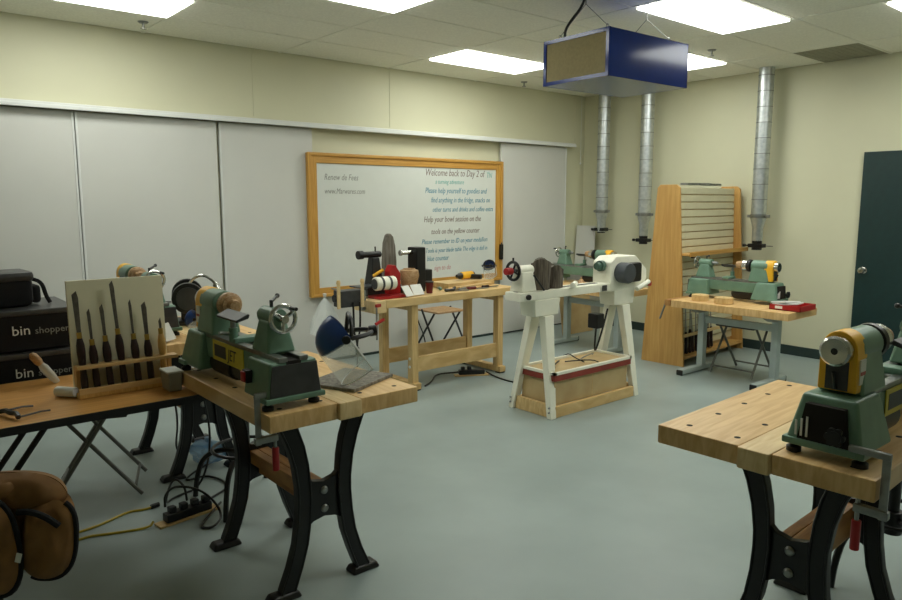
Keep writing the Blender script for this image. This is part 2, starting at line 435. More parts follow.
obj('filter', B().rng(x + .001, x + .02, -W_ / 2 + .02, W_ / 2 - .02, .02, H_ - .02), 'filter', ac)
for sx in (-.34, .29):
    for sy in (-1, 1):
        ey = obj('eye_bolt', B().cyl((sx, sy * .2, H_), (sx, sy * .2, H_ + .02), .004, n=8).tube([(sx + .011 * math.cos(a), sy * .2, H_ + .028 + .011 * math.sin(a)) for a in [k * .785 for k in range(8)]], .003, n=6, closed=True), 'steel', ac)
zt = ZC - 2.345
for sx in (-.34, .29):
    obj('hanging_wire', B().tube([(sx, -.2, H_ + .03), (sx + .02, 0, H_ + .20), (sx, .2, H_ + .03)], .0022, n=6), 'tube_grey', ac)
    obj('hanging_chain', B().cyl((sx + .02, 0, H_ + .195), (sx + .02, 0, zt), .004, n=6), 'tube_grey', ac)
obj('electric_cable', B().tube([(-.38, .12, H_ + .0), (-.38, .12, H_ + .05), (-.39, .06, H_ + .10), (-.40, -.04, H_ + .16), (-.38, -.08, zt)], .009, smooth=2), 'black_plastic', ac)

# ================================================================== cast-iron benches
def bench(label, loc, rz, WD=.665, FX=(-.29, .29), FY=0.):
    t = thing('workbench', label, 'workbench', loc, rz, 'cast-iron leg workbenches')
    LN, zt, th = .94, .82, .066
    for sg, a, b in ((-1, -WD / 2, -.052), (1, .052, WD / 2)):
        s = obj('top_slab', B().rng(-LN / 2, LN / 2, a, b, zt - th, zt, bev=.006), 'maple', t)
        for k in range(5):
            for v in (.09, .26) if k != 2 else (.26,):
                obj('dog_hole_shade', MESHES['hole'] if 'hole' in MESHES else B().cyl((0, 0, -.002), (0, 0, .0006), .0105, n=14), 'hole_dark', s, loc=(-.40 + .2 * k, sg * v, zt))  # thin raised disc; the shade of a bored hole is put into its colour
                if 'hole' not in MESHES: MESHES['hole'] = [o for o in col.objects if o.name.startswith('dog_hole_shade')][0].data
    obj('centre_strip', B().rng(-LN / 2 - .014, LN / 2 + .02, -.0515, .0515, zt - th - .004, zt + .001, bev=.008), 'maple_light', t)
    cl = [(.168, .752), (.152, .70), (.122, .62), (.103, .54), (.093, .45), (.092, .39), (.098, .30), (.112, .21), (.14, .12), (.176, .03)]
    hw = [.036, .034, .031, .028, .026, .026, .026, .026, .026, .028]
    for fx in FX:
        o_ = [(u + h, z) for (u, z), h in zip(cl, hw)]; i_ = [(u - h, z) for (u, z), h in zip(cl, hw)]
        for sg in (-1, 1):
            lg = B().prism([(FY + sg * u, z) for u, z in o_ + i_[::-1]], fx - .026, fx + .026, 'yz', bev=.006)
            lo = obj('leg', lg, 'cast_black', t)
            for q in (o_, i_):
                obj('rib', B().tube([(fx - .026, FY + sg * u, z) for u, z in q], .005, n=6), 'cast_black', lo)
            yc = FY + sg * .188
            pad = B().frustum((fx - .04, fx + .04, yc - .07, yc + .07), (fx - .03, fx + .03, yc - .055, yc + .055), 0, .03, bev=.01)
            obj('foot_pad', pad, 'cast_black', lo)
        web = [(-.092, .50), (-.05, .462), (0, .45), (.05, .462), (.092, .50), (.098, .26), (.05, .29), (0, .30), (-.05, .29), (-.098, .26)]
        w = obj('web_plate', B().prism([(FY + u, z) for u, z in web], fx - .015, fx + .015, 'yz', bev=.003), 'cast_black', t)
        for z in (.335, .413):
            obj('bolt', B().lathe([(.017, 0), (.017, .004), (.011, .01), (0, .012)], (fx - .015, FY, z), (-1, 0, 0), n=14), 'steel', w)
        obj('top_bracket', B().rng(fx - .03, fx + .03, FY - .2, FY + .2, zt - th - .022, zt - th - .004), 'cast_black', t)
    obj('stretcher', B().rng(FX[0] + .016, FX[1] - .016, FY - .03, FY + .02, .315, .435, bev=.004), 'maple_edge', t)
    obj('stretcher_ledge', B().rng(FX[0] + .016, FX[1] - .016, FY + .022, FY + .062, .375, .435, bev=.004), 'maple_edge', t)
    return t
bench('cast-iron leg workbench carrying the green lathe and the blue face shield', (1.41, 2.765, 0), 90, FY=.028)
bench('cast-iron leg workbench at lower right carrying the yellow and green lathe', (2.55, 1.035, 0), 2, WD=.68, FX=(-.21, .31), FY=-.03)
bench('cast-iron leg workbench behind the tool rack carrying the black grinder', (1.47, 4.31, 0), 90, FY=.0)

# ================================================================== green mini lathes
def mini_lathe(label, loc, rz, side=-1, blank='disc', L=.91, handwheel=True, dust=False, tx0=.66):
    t = thing('mini_lathe', label, 'lathe', loc, rz, 'green mini wood lathes')
    GP = 'green_paint'; S = side; AX = .325; HX = .05
    for x in (.035, L - .04):
        for y in (-.095, .095):
            f = obj('rubber_foot', B().lathe([(.022, 0), (.022, .014), (.012, .02), (.009, .036)], (x, y, 0), n=14), 'black_plastic', t)
    hb = B().frustum((0, .235, -.112, .112), (.03, .20, -.078, .078), .034, .19, bev=.012)
    hb.rng(-.004, .075, -.118, .118, .03, .052, bev=.005)
    base = obj('head_pedestal', hb, GP, t)
    obj('end_panel', B().prism([(-.075, .05), (.075, .05), (.055, .165), (-.055, .165)], .0, .03, 'yz'), 'hole_dark', base, loc=(.002, 0, 0))
    for k in range(3): obj('vent_stripe', B().rng(0, .003, S * (-.048 + .016 * k) - .003, S * (-.048 + .016 * k) + .003, .062, .108 + .008 * k), 'label_white', base, loc=(-.001, .03 * -S, 0))
    kn = obj('star_knob', B().cyl((.0, 0, 0), (-.022, 0, 0), .010), 'black_plastic', base, loc=(.0, S * .045, .09))
    kb = B()
    for k in range(6): kb.cyl((-.022, .018 * math.cos(k * 1.047), .018 * math.sin(k * 1.047)), (-.036, .018 * math.cos(k * 1.047), .018 * math.sin(k * 1.047)), .011, n=10)
    kb.cyl((-.02, 0, 0), (-.038, 0, 0), .02)
    kb2 = obj('knob_grip', kb, 'black_plastic', base, loc=(0, S * .045, .09))
    # bed
    bd = B().rng(.18, L - .16, -.062, .062, .088, .178, bev=.008)
    bed = obj('bed', bd, GP, t)
    for y in (-.042, .042): obj('way', B().rng(.19, L - .01, y - .018, y + .018, .176, .194, bev=.003), 'steel', bed)
    # name plate
    pl = obj('name_plate', B().rng(.29, .60, S * .062, S * .067, .092, .178, bev=.002), 'plate_yellow', bed)
    obj('plate_patch', B().rng(.31, .43, S * .067, S * .068, .11, .162), 'dark_grey', pl)
    tx = text('lettering', 'JET', .068, 'black_plastic', bed, (.45 if S < 0 else .585, S * .0675, .113), (R(90), 0, 0 if S < 0 else R(180)), shear=.2, sx=.85)
    mo = obj('motor', B().cyl((.24, S * .01, .07), (.44, S * .01, .07), .056, n=20, bev=.008), 'black_plastic', t)
    obj('motor_cap', B().cyl((.44, S * .01, .07), (.452, S * .01, .07), .045, n=20, bev=.004), 'dark_grey', mo)
    # tail base
    tb = B().frustum((L - .215, L, -.112, .112), (L - .20, L - .012, -.095, .095), .034, .178, bev=.010)
    tb.rng(L - .06, L + .006, -.122, .122, .03, .05, bev=.005)
    tbo = obj('tail_pedestal', tb, GP, t)
    obj('end_plate', B().prism([(-.104, .052), (.104, .052), (.09, .168), (-.09, .168)], L - .006, L - .001, 'yz'), 'dark_grey', tbo)
    obj('slot', B().rng(L - .12, L - .011, -.03, .03, .165, .18), 'hole_dark', tbo)
    obj('switch', B().rng(L - .185, L - .145, S * .102, S * .128, .085, .135, bev=.004), 'black_plastic', tbo)
    obj('switch_paddle', B().rng(L - .180, L - .150, S * .127, S * .137, .09, .13, bev=.004), 'red_paint', tbo)
    # headstock
    hs = B().frustum((.05 + HX, .24 + HX, -.066, .066), (.075 + HX, .215 + HX, -.05, .05), .186, AX + .0, bev=.012)
    hs.cyl((.07 + HX, 0, AX), (.225 + HX, 0, AX), .054, n=24, bev=.008)
    hso = obj('headstock', hs, GP, t)
    pr = [(-.056, .20), (.056, .20), (.052, AX)] + [(.052 * math.cos(a), AX + .058 * math.sin(a)) for a in [k * math.pi / 10 for k in range(11)]] + [(-.052, AX)]
    cv = obj('belt_cover', B().prism(pr, .022 + HX, .098 + HX, 'yz', bev=.006), 'yellow_paint', hso)
    obj('cover_recess', B().rng(.019 + HX, .03 + HX, -.032, .032, .205, AX - .03), 'dark_grey', cv)
    obj('cover_lever', B().cyl((.018 + HX, 0, .21), (-.002 + HX, 0, .262), .006), 'black_plastic', cv)
    obj('warning_label', B().rng(.04 + HX, .08 + HX, S * .053, S * .0575, .225, .30), 'label_white', cv)
    obj('label_band', B().rng(.042 + HX, .078 + HX, S * .0575, S * .0581, .253, .264), 'red_paint', cv)
    if handwheel:
        obj('handwheel', B().lathe([(0, -.006), (.010, -.006), (.010, .004), (.038, .006), (.045, 0), (.045, -.026), (.03, -.03), (0, -.03)], (-.006 + HX, 0, AX), (-1, 0, 0), n=28), 'chrome', hso)
        obj('wheel_hub', B().cyl((-.006 + HX, 0, AX), (-.0065 + HX, 0, AX), .011, n=14), 'black_plastic', hso)
    HE = HX - .01
    sp = obj('spindle', B().cyl((.23 + HE, 0, AX), (.285 + HE, 0, AX), .018), 'chrome', hso)
    def rv(p): return [(r_, h_ + HE) for r_, h_ in p]
    if blank == 'disc':
        obj('faceplate', B().lathe(rv([(.04, .26), (.052, .275), (.052, .30), (.042, .31), (.042, .32), (.028, .325), (.022, .35), (0, .35)]), (0, 0, AX), (1, 0, 0), n=24), 'turned_wood', hso)
    elif blank == 'chuck':
        obj('chuck_ring', B().lathe(rv([(.03, .24), (.054, .25), (.056, .272), (.05, .282)]), (0, 0, AX), (1, 0, 0), n=24), 'black_plastic', hso)
        obj('chuck_body', B().lathe(rv([(.042, .28), (.048, .284), (.048, .322), (.04, .33)]), (0, 0, AX), (1, 0, 0), n=24), 'chrome', hso)
        obj('turning_blank', B().lathe(rv([(.03, .33), (.036, .345), (.03, .385), (0, .387)]), (0, 0, AX), (1, 0, 0), n=20), 'turned_wood', hso)
    # banjo and tool rest
    bj = obj('banjo', B().rng(.47, .53, -.07, .07, .19, .215, bev=.008).cyl((.5, S * .06, .2), (.5, S * .06, .255), .018), GP, t)
    obj('rest_post', B().cyl((.5, S * .06, .25), (.5, S * .06, .29), .011), 'steel', bj)
    obj('tool_rest', B().prism([(S * .085, .288), (S * .035, .302), (S * .03, .318), (S * .04, .32), (S * .09, .298)], .40, .60, 'yz', bev=.003), 'dark_grey', bj)
    obj('rest_lever', B().cyl((.5, S * .078, .235), (.53, S * .13, .245), .006), 'steel', bj)
    # tailstock
    ts = B().frustum((tx0, tx0 + .15, -.06, .06), (tx0 + .03, tx0 + .12, -.038, .038), .19, AX - .01, bev=.012)
    ts.cyl((tx0 + .01, 0, AX), (tx0 + .135, 0, AX), .036, n=20, bev=.006)
    tso = obj('tailstock', ts, GP, t)
    obj('quill', B().cyl((tx0 - .03, 0, AX), (tx0 + .02, 0, AX), .016).lathe([(.016, 0), (0, .03)], (tx0 - .03, 0, AX), (-1, 0, 0)), 'steel', tso)
    wx = tx0 + .165
    hw_ = B().cyl((tx0 + .13, 0, AX), (wx + .02, 0, AX), .015)
    hw_.tube([(wx, .05 * math.cos(a), AX + .05 * math.sin(a)) for a in [k * math.pi / 12 for k in range(24)]], .009, n=8, closed=True)
    for k in range(3): hw_.cyl((wx, 0, AX), (wx, .05 * math.cos(k * 2.094 + .5), AX + .05 * math.sin(k * 2.094 + .5)), .0085, n=8)
    obj('tail_handwheel', hw_, 'chrome', tso)
    obj('wheel_handle', B().cyl((wx, .03, AX + .04), (wx + .05, .03, AX + .04), .007), 'black_plastic', tso)
    obj('quill_lock', B().cyl((tx0 + .07, 0, AX + .03), (tx0 + .07, 0, AX + .062), .007).cyl((tx0 + .07, 0, AX + .055), (tx0 + .02, -S * .05, AX + .07), .006).sphere((tx0 + .02, -S * .05, AX + .07), .01, n=10), 'dark_grey', tso)
    if dust:
        obj('sawdust', B().sphere((.34, 0, .192), .05, (1.6, .9, .2), n=12), 'sawdust', t)
    return t
mini_lathe('green mini lathe with yellow name plate on the left iron-leg bench', (1.205, 3.245, .82), -90, -1, 'disc')
mini_lathe('green mini lathe with chrome handwheel and yellow cover at lower right', (2.135, .845, .82), 0, -1, 'chuck')
mini_lathe('green mini lathe on the grey-leg table before the slatted rack', (6.13, 2.84, .69), 90, -1, 'chuck', L=.86)
mini_lathe('green mini lathe in the far corner behind the white lathe', (6.15, 4.60, .69), 90, -1, 'chuck', L=.95)
mini_lathe('mini lathe mostly hidden behind the tool rack board', (1.275, 4.77, .82), -90, -1, 'disc', L=.70, tx0=.49)

# F clamps
def f_clamp(label, loc, rz, down=.16):
    t = thing('bar_clamp', label, 'clamp', loc, rz, 'steel bar clamps with red handles')
    obj('bar', B().rng(-.011, .011, -.004, .004, -down + .04, .075, bev=.002), 'steel', t)
    obj('upper_jaw', B().rng(-.011, .10, -.008, .008, .055, .075, bev=.004), 'steel', t)
    lj = obj('lower_jaw', B().rng(-.016, .075, -.011, .011, -down + .045, -down + .07, bev=.004), 'steel', t)
    obj('screw', B().cyl((.065, 0, -down - .03), (.065, 0, -.068), .006), 'steel', lj)
    obj('handle', B().cyl((.065, 0, -down - .07), (.065, 0, -down + .02), .013, n=12, bev=.003), 'red_paint', lj)
    return t
f_clamp('red-handled bar clamp holding the left green lathe to its bench corner', (1.062, 2.36, .82), 0)
f_clamp('red-handled bar clamp holding the lower right lathe to its bench', (2.125, .667, .82), 90)

# face shields
def face_shield(name, label, loc, rz, tilt=35., sc=1., group='face shields'):
    # local origin: centre of the brow band; +x is the wearer's front
    t = thing(name, label, 'face shield', loc, rz, group)
    t.rotation_euler = (0, R(tilt), R(rz)); t.scale = (sc, sc, sc)
    ax, ay, az = .118, .092, .100
    gr = []
    for i in range(9):
        e = R(-4 + i * 11); gr.append([Vector((ax * math.cos(e) * math.cos(R(b_)), ay * math.cos(e) * math.sin(R(b_)), az * math.sin(e))) for b_ in range(-100, 101, 10)])
    obj('crown_guard', B().sheet(gr, .003), 'blue_visor', t)
    gr = []
    for i in range(7):
        z = -.15 * i / 6; gr.append([Vector((ax * 1.03 * math.cos(R(b_)), ay * 1.03 * math.sin(R(b_)), z)) for b_ in range(-96, 97, 8)])
    vs = obj('clear_visor', B().sheet(gr, .0015), 'clear', t)
    obj('visor_rim', B().tube([(ax * 1.03 * math.cos(R(b_)), ay * 1.03 * math.sin(R(b_)), -.15) for b_ in range(-96, 97, 8)], .0028, n=6), 'rail_white', vs)
    for sg in (-1, 1):
        obj('visor_edge', B().tube([(ax * 1.03 * math.cos(R(96)), sg * ay * 1.03 * math.sin(R(96)), -.15 * q) for q in (0, .5, 1)], .0028, n=6), 'rail_white', vs)
        obj('pivot_knob', B().cyl((0, sg * ay, .005), (0, sg * (ay + .016), .005), .017, n=14, bev=.003), 'black_plastic', t)
    obj('headband', B().tube([(-.012 + .098 * math.cos(a), .084 * math.sin(a), .004) for a in [k * math.pi / 10 for k in range(20)]], .010, n=6, closed=True), 'black_plastic', t, rot=(0, R(-tilt * .8), 0))
    obj('ratchet_knob', B().cyl((-.10, 0, .004), (-.13, 0, .004), .022, bev=.004), 'black_plastic', t, rot=(0, R(-tilt * .8), 0))
    obj('top_strap', B().tube([(-.02, -.084, .01), (-.03, -.066, .065), (-.03, 0, .092), (-.03, .066, .065), (-.02, .084, .01)], .009, n=6, smooth=1), 'black_plastic', t, rot=(0, R(-tilt * .8), 0))
    obj('brow_pad', B().tube([(.088 * math.cos(R(b_)), .078 * math.sin(R(b_)), .0) for b_ in range(-60, 61, 12)], .012, n=8), 'grey_plastic', t)
    return t
bd_ = thing('plywood_board', 'dark stained plywood square lying under the blue face shield', 'board', (1.57, 2.55, .821), 24)
obj('sheet', B().rng(-.15, .15, -.125, .125, 0, .014, bev=.002), 'grey_wood', bd_)
face_shield('face_shield', 'blue face shield with clear visor standing on the left bench', (1.495, 2.465, 1.037), 155, 35, 1.04)
face_shield('face_shield', 'small blue face shield on the far end of the pine workbench', (4.60, 4.93, .852 + .125), 60, 35, .65)
face_shield('face_shield', 'blue face shield half hidden behind the left lathe headstock', (1.43, 3.93, .822 + .112), 150, 35, .58)

# ================================================================== folding tables, left
def folding_table(label, loc, ln, wd, h, legs=True):
    t = thing('folding_table', label, 'table', loc, 0, 'folding tables')
    obj('tabletop', B().rng(-ln / 2, ln / 2, -wd / 2, wd / 2, h - .018, h, bev=.002), 'laminate_oak', t)
    e = B()
    for sy in (-1, 1): e.rng(-ln / 2 - .004, ln / 2 + .004, sy * wd / 2 - .004, sy * wd / 2 + .004, h - .034, h - .001)
    for sx in (-1, 1): e.rng(sx * ln / 2 - .004, sx * ln / 2 + .004, -wd / 2, wd / 2, h - .034, h - .001)
    obj('edge_band', e, 'black_plastic', t)
    for sx in (-1, 1):
        lx = sx * (ln / 2 - .3) if not isinstance(legs, tuple) else legs[0 if sx < 0 else 1]
        for sy in (-1, 1):
            obj('leg', B().tube([(lx, sy * (wd / 2 - .08), h - .02), (lx, sy * (wd / 2 - .08), 0)], .014, n=8), 'black_plastic', t)
        obj('cross_bar', B().cyl((lx, -(wd / 2 - .08), .2), (lx, wd / 2 - .08, .2), .011, n=8), 'black_plastic', t)
        for sy in (-.12, .10): obj('brace', B().cyl((lx - .10, sy, .18), (lx + .29, sy, h - .022), .013, n=8), 'black_plastic', t)
    return t
folding_table('oak laminate folding table holding the turning tool rack', (.25, 3.43, 0), 1.83, .76, .74, legs=(-.6, .06))
folding_table('folding table behind it carrying the black bins', (-.15, 4.14, 0), 1.83, .58, .655, legs=(-.6, .1))

# tool rack with seven turning tools
tr = thing('tool_rack', 'cream board tool rack with oak rails on the folding table', 'tool rack', (.882, 3.36, .741))
obj('back_board', B().box((0, .04, .25), (.405, .016, .50), rot=(R(-3), 0, 0), bev=.002), 'rack_board', tr)
obj('base_board', B().rng(-.205, .205, -.075, .06, 0, .02, bev=.003), 'handle_light', tr)
obj('base_rail', B().rng(-.205, .205, -.077, -.058, .018, .042, bev=.003), 'maple', tr)
obj('upper_rail', B().rng(-.205, .222, -.07, -.01, .125, .14, bev=.003), 'maple', tr)
for x0 in (-.2, .19): obj('rail_bracket', B().rng(x0, x0 + .015, -.02, .03, .02, .125), 'maple', tr)
TOOLS = [(-.172, .44, .012, 'dark', 'wide roughing gouge', -.02, .235), (-.123, .36, .007, 'dark', 'short thin gouge', -.03, .20), (-.067, .375, .008, 'dark', 'bowl gouge', -.035, .21),
         (-.010, .475, .009, 'dark', 'longest skew chisel', -.045, .235), (.050, .385, .006, 'dark', 'slim spindle gouge', -.03, .205), (.105, .37, .011, 'dark', 'broad spear-point chisel', -.02, .195), (.165, .29, .006, 'light', 'short pale-handled tool', -.006, .215)]
for k, (x, top, br, hm, nm, lean, hh) in enumerate(TOOLS):
    ords = ['first', 'second', 'third', 'fourth', 'fifth', 'sixth', 'seventh'][k]
    t = thing('turning_tool', '%s, %s from the left in the cream tool rack' % (nm, ords), 'chisel', (.882 + x, 3.36 - .04, .7615 + .001), group='turning tools in the rack')
    t.rotation_euler = (R(-5), lean, 0)
    obj('handle', B().lathe([(.008, 0), (.014, .004), (.015, .05), (.013, .10), (.018, hh - .06), (.017, hh - .03), (.011, hh)], n=14), 'handle_dark' if hm == 'dark' else 'handle_light', t)
    obj('ferrule', B().cyl((0, 0, hh - .001), (0, 0, hh + .026), .0105, n=14), 'brass', t)
    obj('blade', B().prism([(-br * .7, hh + .02), (br * .7, hh + .02), (br, top - .03), (br * .5, top), (-br, top - .015)], -.003, .003, 'xz', bev=.001), 'blade_steel', t)

# bins
def bin_shopper(label, z):
    t = thing('shopping_bin', label, 'bin', (.43, 4.115, z), 0, 'black shopping bins')
    obj('body', B().frustum((-.36, .36, -.21, .21), (-.38, .38, -.235, .235), 0, .19, bev=.012), 'black_cloth', t)
    obj('rim', B().rng(-.385, .385, -.24, .24, .178, .204, bev=.006), 'dark_grey', t)
    text('lettering', 'bin', .066, 'label_white', t, (.10, -.2335, .085), (R(90), 0, 0), extrude=.001)
    text('lettering', 'shopper.', .045, 'text_grey', t, (.197, -.2335, .085), (R(90), 0, 0), extrude=.001)
    obj('handle', B().tube([(-.30, -.235, .12), (-.29, -.25, .07), (-.12, -.25, .06), (-.10, -.235, .12)], .009, n=6, smooth=1), 'black_plastic', t)
bin_shopper('lower black fabric bin lettered bin behind the folding table', .656)
bin_shopper('upper black fabric bin lettered bin under the camera bag', .864)
cb = thing('camera_bag', 'black padded camera bag on top of the black bins', 'bag', (.49, 4.08, 1.069), 4)
obj('body', B().rng(-.19, .16, -.10, .10, 0, .15, bev=.03), 'black_cloth', cb)
obj('lid', B().box((-.015, 0, .15), (.36, .215, .05), bev=.02), 'dark_grey', cb)
obj('side_pocket', B().rng(.155, .20, -.06, .06, .01, .10, bev=.015), 'black_cloth', cb)
obj('strap', B().tube([(.17, .0, .13), (.215, -.02, .11), (.225, -.04, .04), (.24, -.05, .006)], .01, n=6, smooth=2), 'black_cloth', cb)

# things on the left table
rl = thing('cloth_roll', 'small rolled off-white cloth at the foot of the tool rack', 'cloth', (.645, 3.37, .742), -52)
obj('roll', B().cyl((-.05, 0, .022), (.05, 0, .022), .022, bev=.005), 'paper', rl)
obj('roll_end', B().cyl((-.05, .034, .017), (.05, .034, .017), .017, bev=.004), 'paper', rl)
bt = thing('wrapped_tool', 'small tool with wooden knob wrapped in plastic standing on table', 'tool', (.64, 3.68, .742))
obj('plastic_sleeve', B().lathe([(.012, 0), (.018, .03), (.02, .09), (.012, .12)], (0.03, 0, 0), (-.55, 0, .83), n=12), 'bag_clear', bt)
obj('knob', B().lathe([(.012, .11), (.019, .13), (.018, .165), (.008, .18), (0, .181)], (0.03, 0, 0), (-.55, 0, .83), n=12), 'turned_wood', bt)
tb_ = thing('plastic_tub', 'grey plastic tub with white lid at the right end of the table', 'tub', (1.04, 3.205, .742), 0)
obj('tub_body', B().frustum((-.028, .028, -.05, .05), (-.033, .033, -.055, .055), 0, .085, bev=.006), 'grey_plastic', tb_)
obj('tub_lid', B().rng(-.036, .036, -.058, .058, .084, .092, bev=.003), 'white_plastic', tb_)
gl = thing('safety_glasses', 'black safety glasses lying on the folding table', 'glasses', (.40, 3.18, .742), 20)
obj('lens_frame', B().tube([(.0, -.07, .012), (.012, -.04, .022), (.006, 0, .018), (.012, .04, .022), (0, .07, .012)], .010, n=6, smooth=2), 'black_plastic', gl)
obj('temple', B().tube([(0, .068, .012), (.09, .065, .012), (.13, .06, .006)], .004, n=6), 'black_plastic', gl)
obj('temple', B().tube([(0, -.068, .012), (.09, -.065, .012), (.13, -.06, .006)], .004, n=6), 'black_plastic', gl)

# bench grinder and bottle on the rear bench
gd = thing('bench_grinder', 'black bench grinder with lamp on the bench behind the tool rack', 'grinder', (1.57, 4.45, .822), -109)
obj('base', B().rng(-.09, .09, -.07, .07, 0, .03, bev=.006).rng(-.05, .05, -.045, .045, .03, .12, bev=.01), 'black_plastic', gd)
obj('motor', B().cyl((-.1, 0, .17), (.1, 0, .17), .065, n=24, bev=.012), 'dark_grey', gd)
for sx in (-1, 1):
    g_ = obj('wheel_guard', B().cyl((sx * .10, 0, .175), (sx * .15, 0, .175), .095, n=28, bev=.008), 'black_plastic', gd)
    obj('wheel_cap', B().cyl((sx * .15, 0, .175), (sx * .156, 0, .175), .07, n=24, bev=.002), 'dark_grey', g_)
    obj('tool_rest', B().rng(sx * .10 - .03, sx * .15 + .02, -.16, -.10, .12, .13, bev=.003), 'steel', g_)
obj('lamp_arm', B().tube([(0, .0, .23), (0, .04, .29), (.01, .10, .305), (.02, .15, .27), (.02, .17, .24)], .009, n=8, smooth=2), 'chrome', gd)
obj('lamp_head', B().lathe([(.012, 0), (.02, .015), (.024, .05), (0, .05)], (.02, .165, .255), (.1, .3, -.9), n=14), 'chrome', gd)
sb = thing('spray_bottle', 'white plastic spray bottle beside the black grinder', 'bottle', (1.60, 4.10, .822))
obj('bottle', B().lathe([(.035, 0), (.038, .006), (.038, .12), (.032, .15), (.015, .18), (.013, .2)], n=18), 'white_plastic', sb)
obj('trigger', B().rng(-.03, .02, -.012, .012, .2, .235, bev=.006).rng(-.045, -.03, -.006, .006, .18, .22), 'rail_white', sb)
pp = thing('paper_sheets', 'loose white paper sheets leaning behind the left green lathe', 'papers', (1.24, 3.915, .822), 15)
for k in range(3):
    obj('sheet', B().box((.01 * k, .02 * k, .05 + .004 * k), (.11, .002, .10), rot=(R(-28 - 6 * k), R(12 * k - 10), 0)), 'paper', pp)

# ================================================================== folding chairs
def folding_chair(label, loc, rz, seat='dark_grey', frame='tube_grey', back=True, top=.78, group='folding chairs'):
    # local: faces -x ; y = width
    t = thing('folding_chair', label, 'chair', loc, rz, group)
    for sy in (-1, 1):
        y = sy * .20
        obj('front_leg', B().tube([(-.22, y, .011), (.06, y * .97, .47), (.19, y * .95, top)] if back else [(-.22, y, .011), (.07, y * .97, .47)], .011, n=8), frame, t)
        obj('rear_leg', B().tube([(.22, y * .88, .011), (-.12, y * .88, .445)], .011, n=8), frame, t)
    obj('cross_bar', B().cyl((-.19, -.2, .07), (-.19, .2, .07), .008, n=8), frame, t)
    obj('cross_bar', B().cyl((.19, -.176, .06), (.19, .176, .06), .008, n=8), frame, t)
    obj('seat', B().rng(-.19, .17, -.185, .185, .445, .465, bev=.008), seat, t)
    if back:
        obj('backrest', B().box((.165, 0, top - .09), (.016, .385, .16), rot=(0, R(22), 0), bev=.007), seat, t)
        obj('top_bar', B().tube([(.19, -.19, top), (.195, -.17, top + .02), (.195, .17, top + .02), (.19, .19, top)], .011, n=8), frame, t)
    return t
folding_chair('grey tubular folding chair under the grey-leg table', (6.24, 3.22, 0), 0, 'dark_grey', back=False)
folding_chair('folding chair with wooden seat behind the pine workbench', (4.66, 5.74, 0), 90, 'turned_wood', 'black_plastic', back=False)
folding_chair('grey tubular folding chair under the left folding table', (.93, 4.14, 0), -20, 'dark_grey', back=False)
folding_chair('folding chair at lower left with canvas jacket over it', (.07, 2.42, 0), -40, 'black_plastic', 'tube_grey', top=.74)

# canvas jacket
jk = thing('canvas_jacket', 'brown canvas jacket with black trim draped over a chair', 'jacket', (.262, 2.262, .02), -38)
# local x runs to the right along the chair back, -y faces the viewer
def wrinkle(p, s_):
    return -.013 * abs(math.sin(26 * p.x + 9 * p.z + s_)) + .007 * math.sin(48 * p.x + 31 * p.z + s_) + .006 * math.sin(43 * p.z - 29 * p.x + 2 * s_) + .003 * math.sin(95 * p.x - 40 * p.z + s_)
def lobe(cx, cy, rx, rz, zc, th, seed, lean=0.):
    # a hanging cloth flap: superellipse outline, pillow section, wrinkled
    t = bmesh.new(); n = 36; m = 9; top = []; bot = []
    for side, store in ((-1, top), (1, bot)):
        for i in range(m + 1):
            f = i / m; row = []
            for j in range(n):
                a = 2 * math.pi * j / n; ca, sa = math.cos(a), math.sin(a)
                k = (abs(ca) ** 2.6 + abs(sa) ** 2.6) ** (-1 / 2.6)
                p = Vector((cx + rx * f * k * ca + lean * rz * f * k * sa, 0, zc + rz * f * k * sa))
                p.y = cy + side * th * math.sqrt(max(0, 1 - f ** 2.4)) + (wrinkle(p, seed) if side < 0 else 0) * min(1, 2 * (1 - f) + .25)
                row.append(t.verts.new(p))
            store.append(row)
        for i in range(m):
            for j in range(n):
                t.faces.new((store[i][j], store[i][(j + 1) % n], store[i + 1][(j + 1) % n], store[i + 1][j]))
    bmesh.ops.remove_doubles(t, verts=t.verts, dist=.0004)
    bmesh.ops.recalc_face_normals(t, faces=t.faces)
    o = B(); o._put(t, None); return o
def lobe_rim(cx, cy, rx, rz, zc, a0, a1, r_=.008, lean=0.):
    pts = []
    for k in range(25):
        a = R(a0 + (a1 - a0) * k / 24); ca, sa = math.cos(a), math.sin(a)
        k2 = (abs(ca) ** 2.6 + abs(sa) ** 2.6) ** (-1 / 2.6)
        pts.append((cx + rx * k2 * ca + lean * rz * k2 * sa, cy, zc + rz * k2 * sa))
    return B().tube(pts, r_, n=8)
obj('body', lobe(.02, .02, .16, .13, .66, .05, 1), 'canvas', jk)
obj('shoulder', lobe(.05, -.01, .12, .05, .765, .055, 4, lean=-.5), 'canvas', jk)
obj('collar', lobe(-.04, -.045, .10, .035, .775, .04, 6, lean=.6), 'canvas', jk)
s1 = obj('sleeve_panel', lobe(.135, -.05, .075, .115, .635, .032, 2, lean=.12), 'canvas', jk)
obj('trim', lobe_rim(.135, -.05, .075, .115, .635, -120, 60, lean=.12), 'black_cloth', s1)
obj('opening_shade', B().tube([(.085, -.095, .735), (.12, -.10, .738), (.155, -.095, .722), (.185, -.085, .69)], .009, n=8, smooth=2), 'black_cloth', s1)  # black tube stands in for the shade inside the jacket's hollow opening
s2 = obj('front_panel', lobe(.0, -.095, .08, .14, .635, .034, 3, lean=-.05), 'canvas', jk)
obj('trim', lobe_rim(.0, -.095, .08, .14, .635, -120, 110, lean=-.05), 'black_cloth', s2)
obj('care_tag', B().box((.088, -.115, .615), (.014, .003, .026), rot=(0, R(15), 0)), 'label_white', jk)

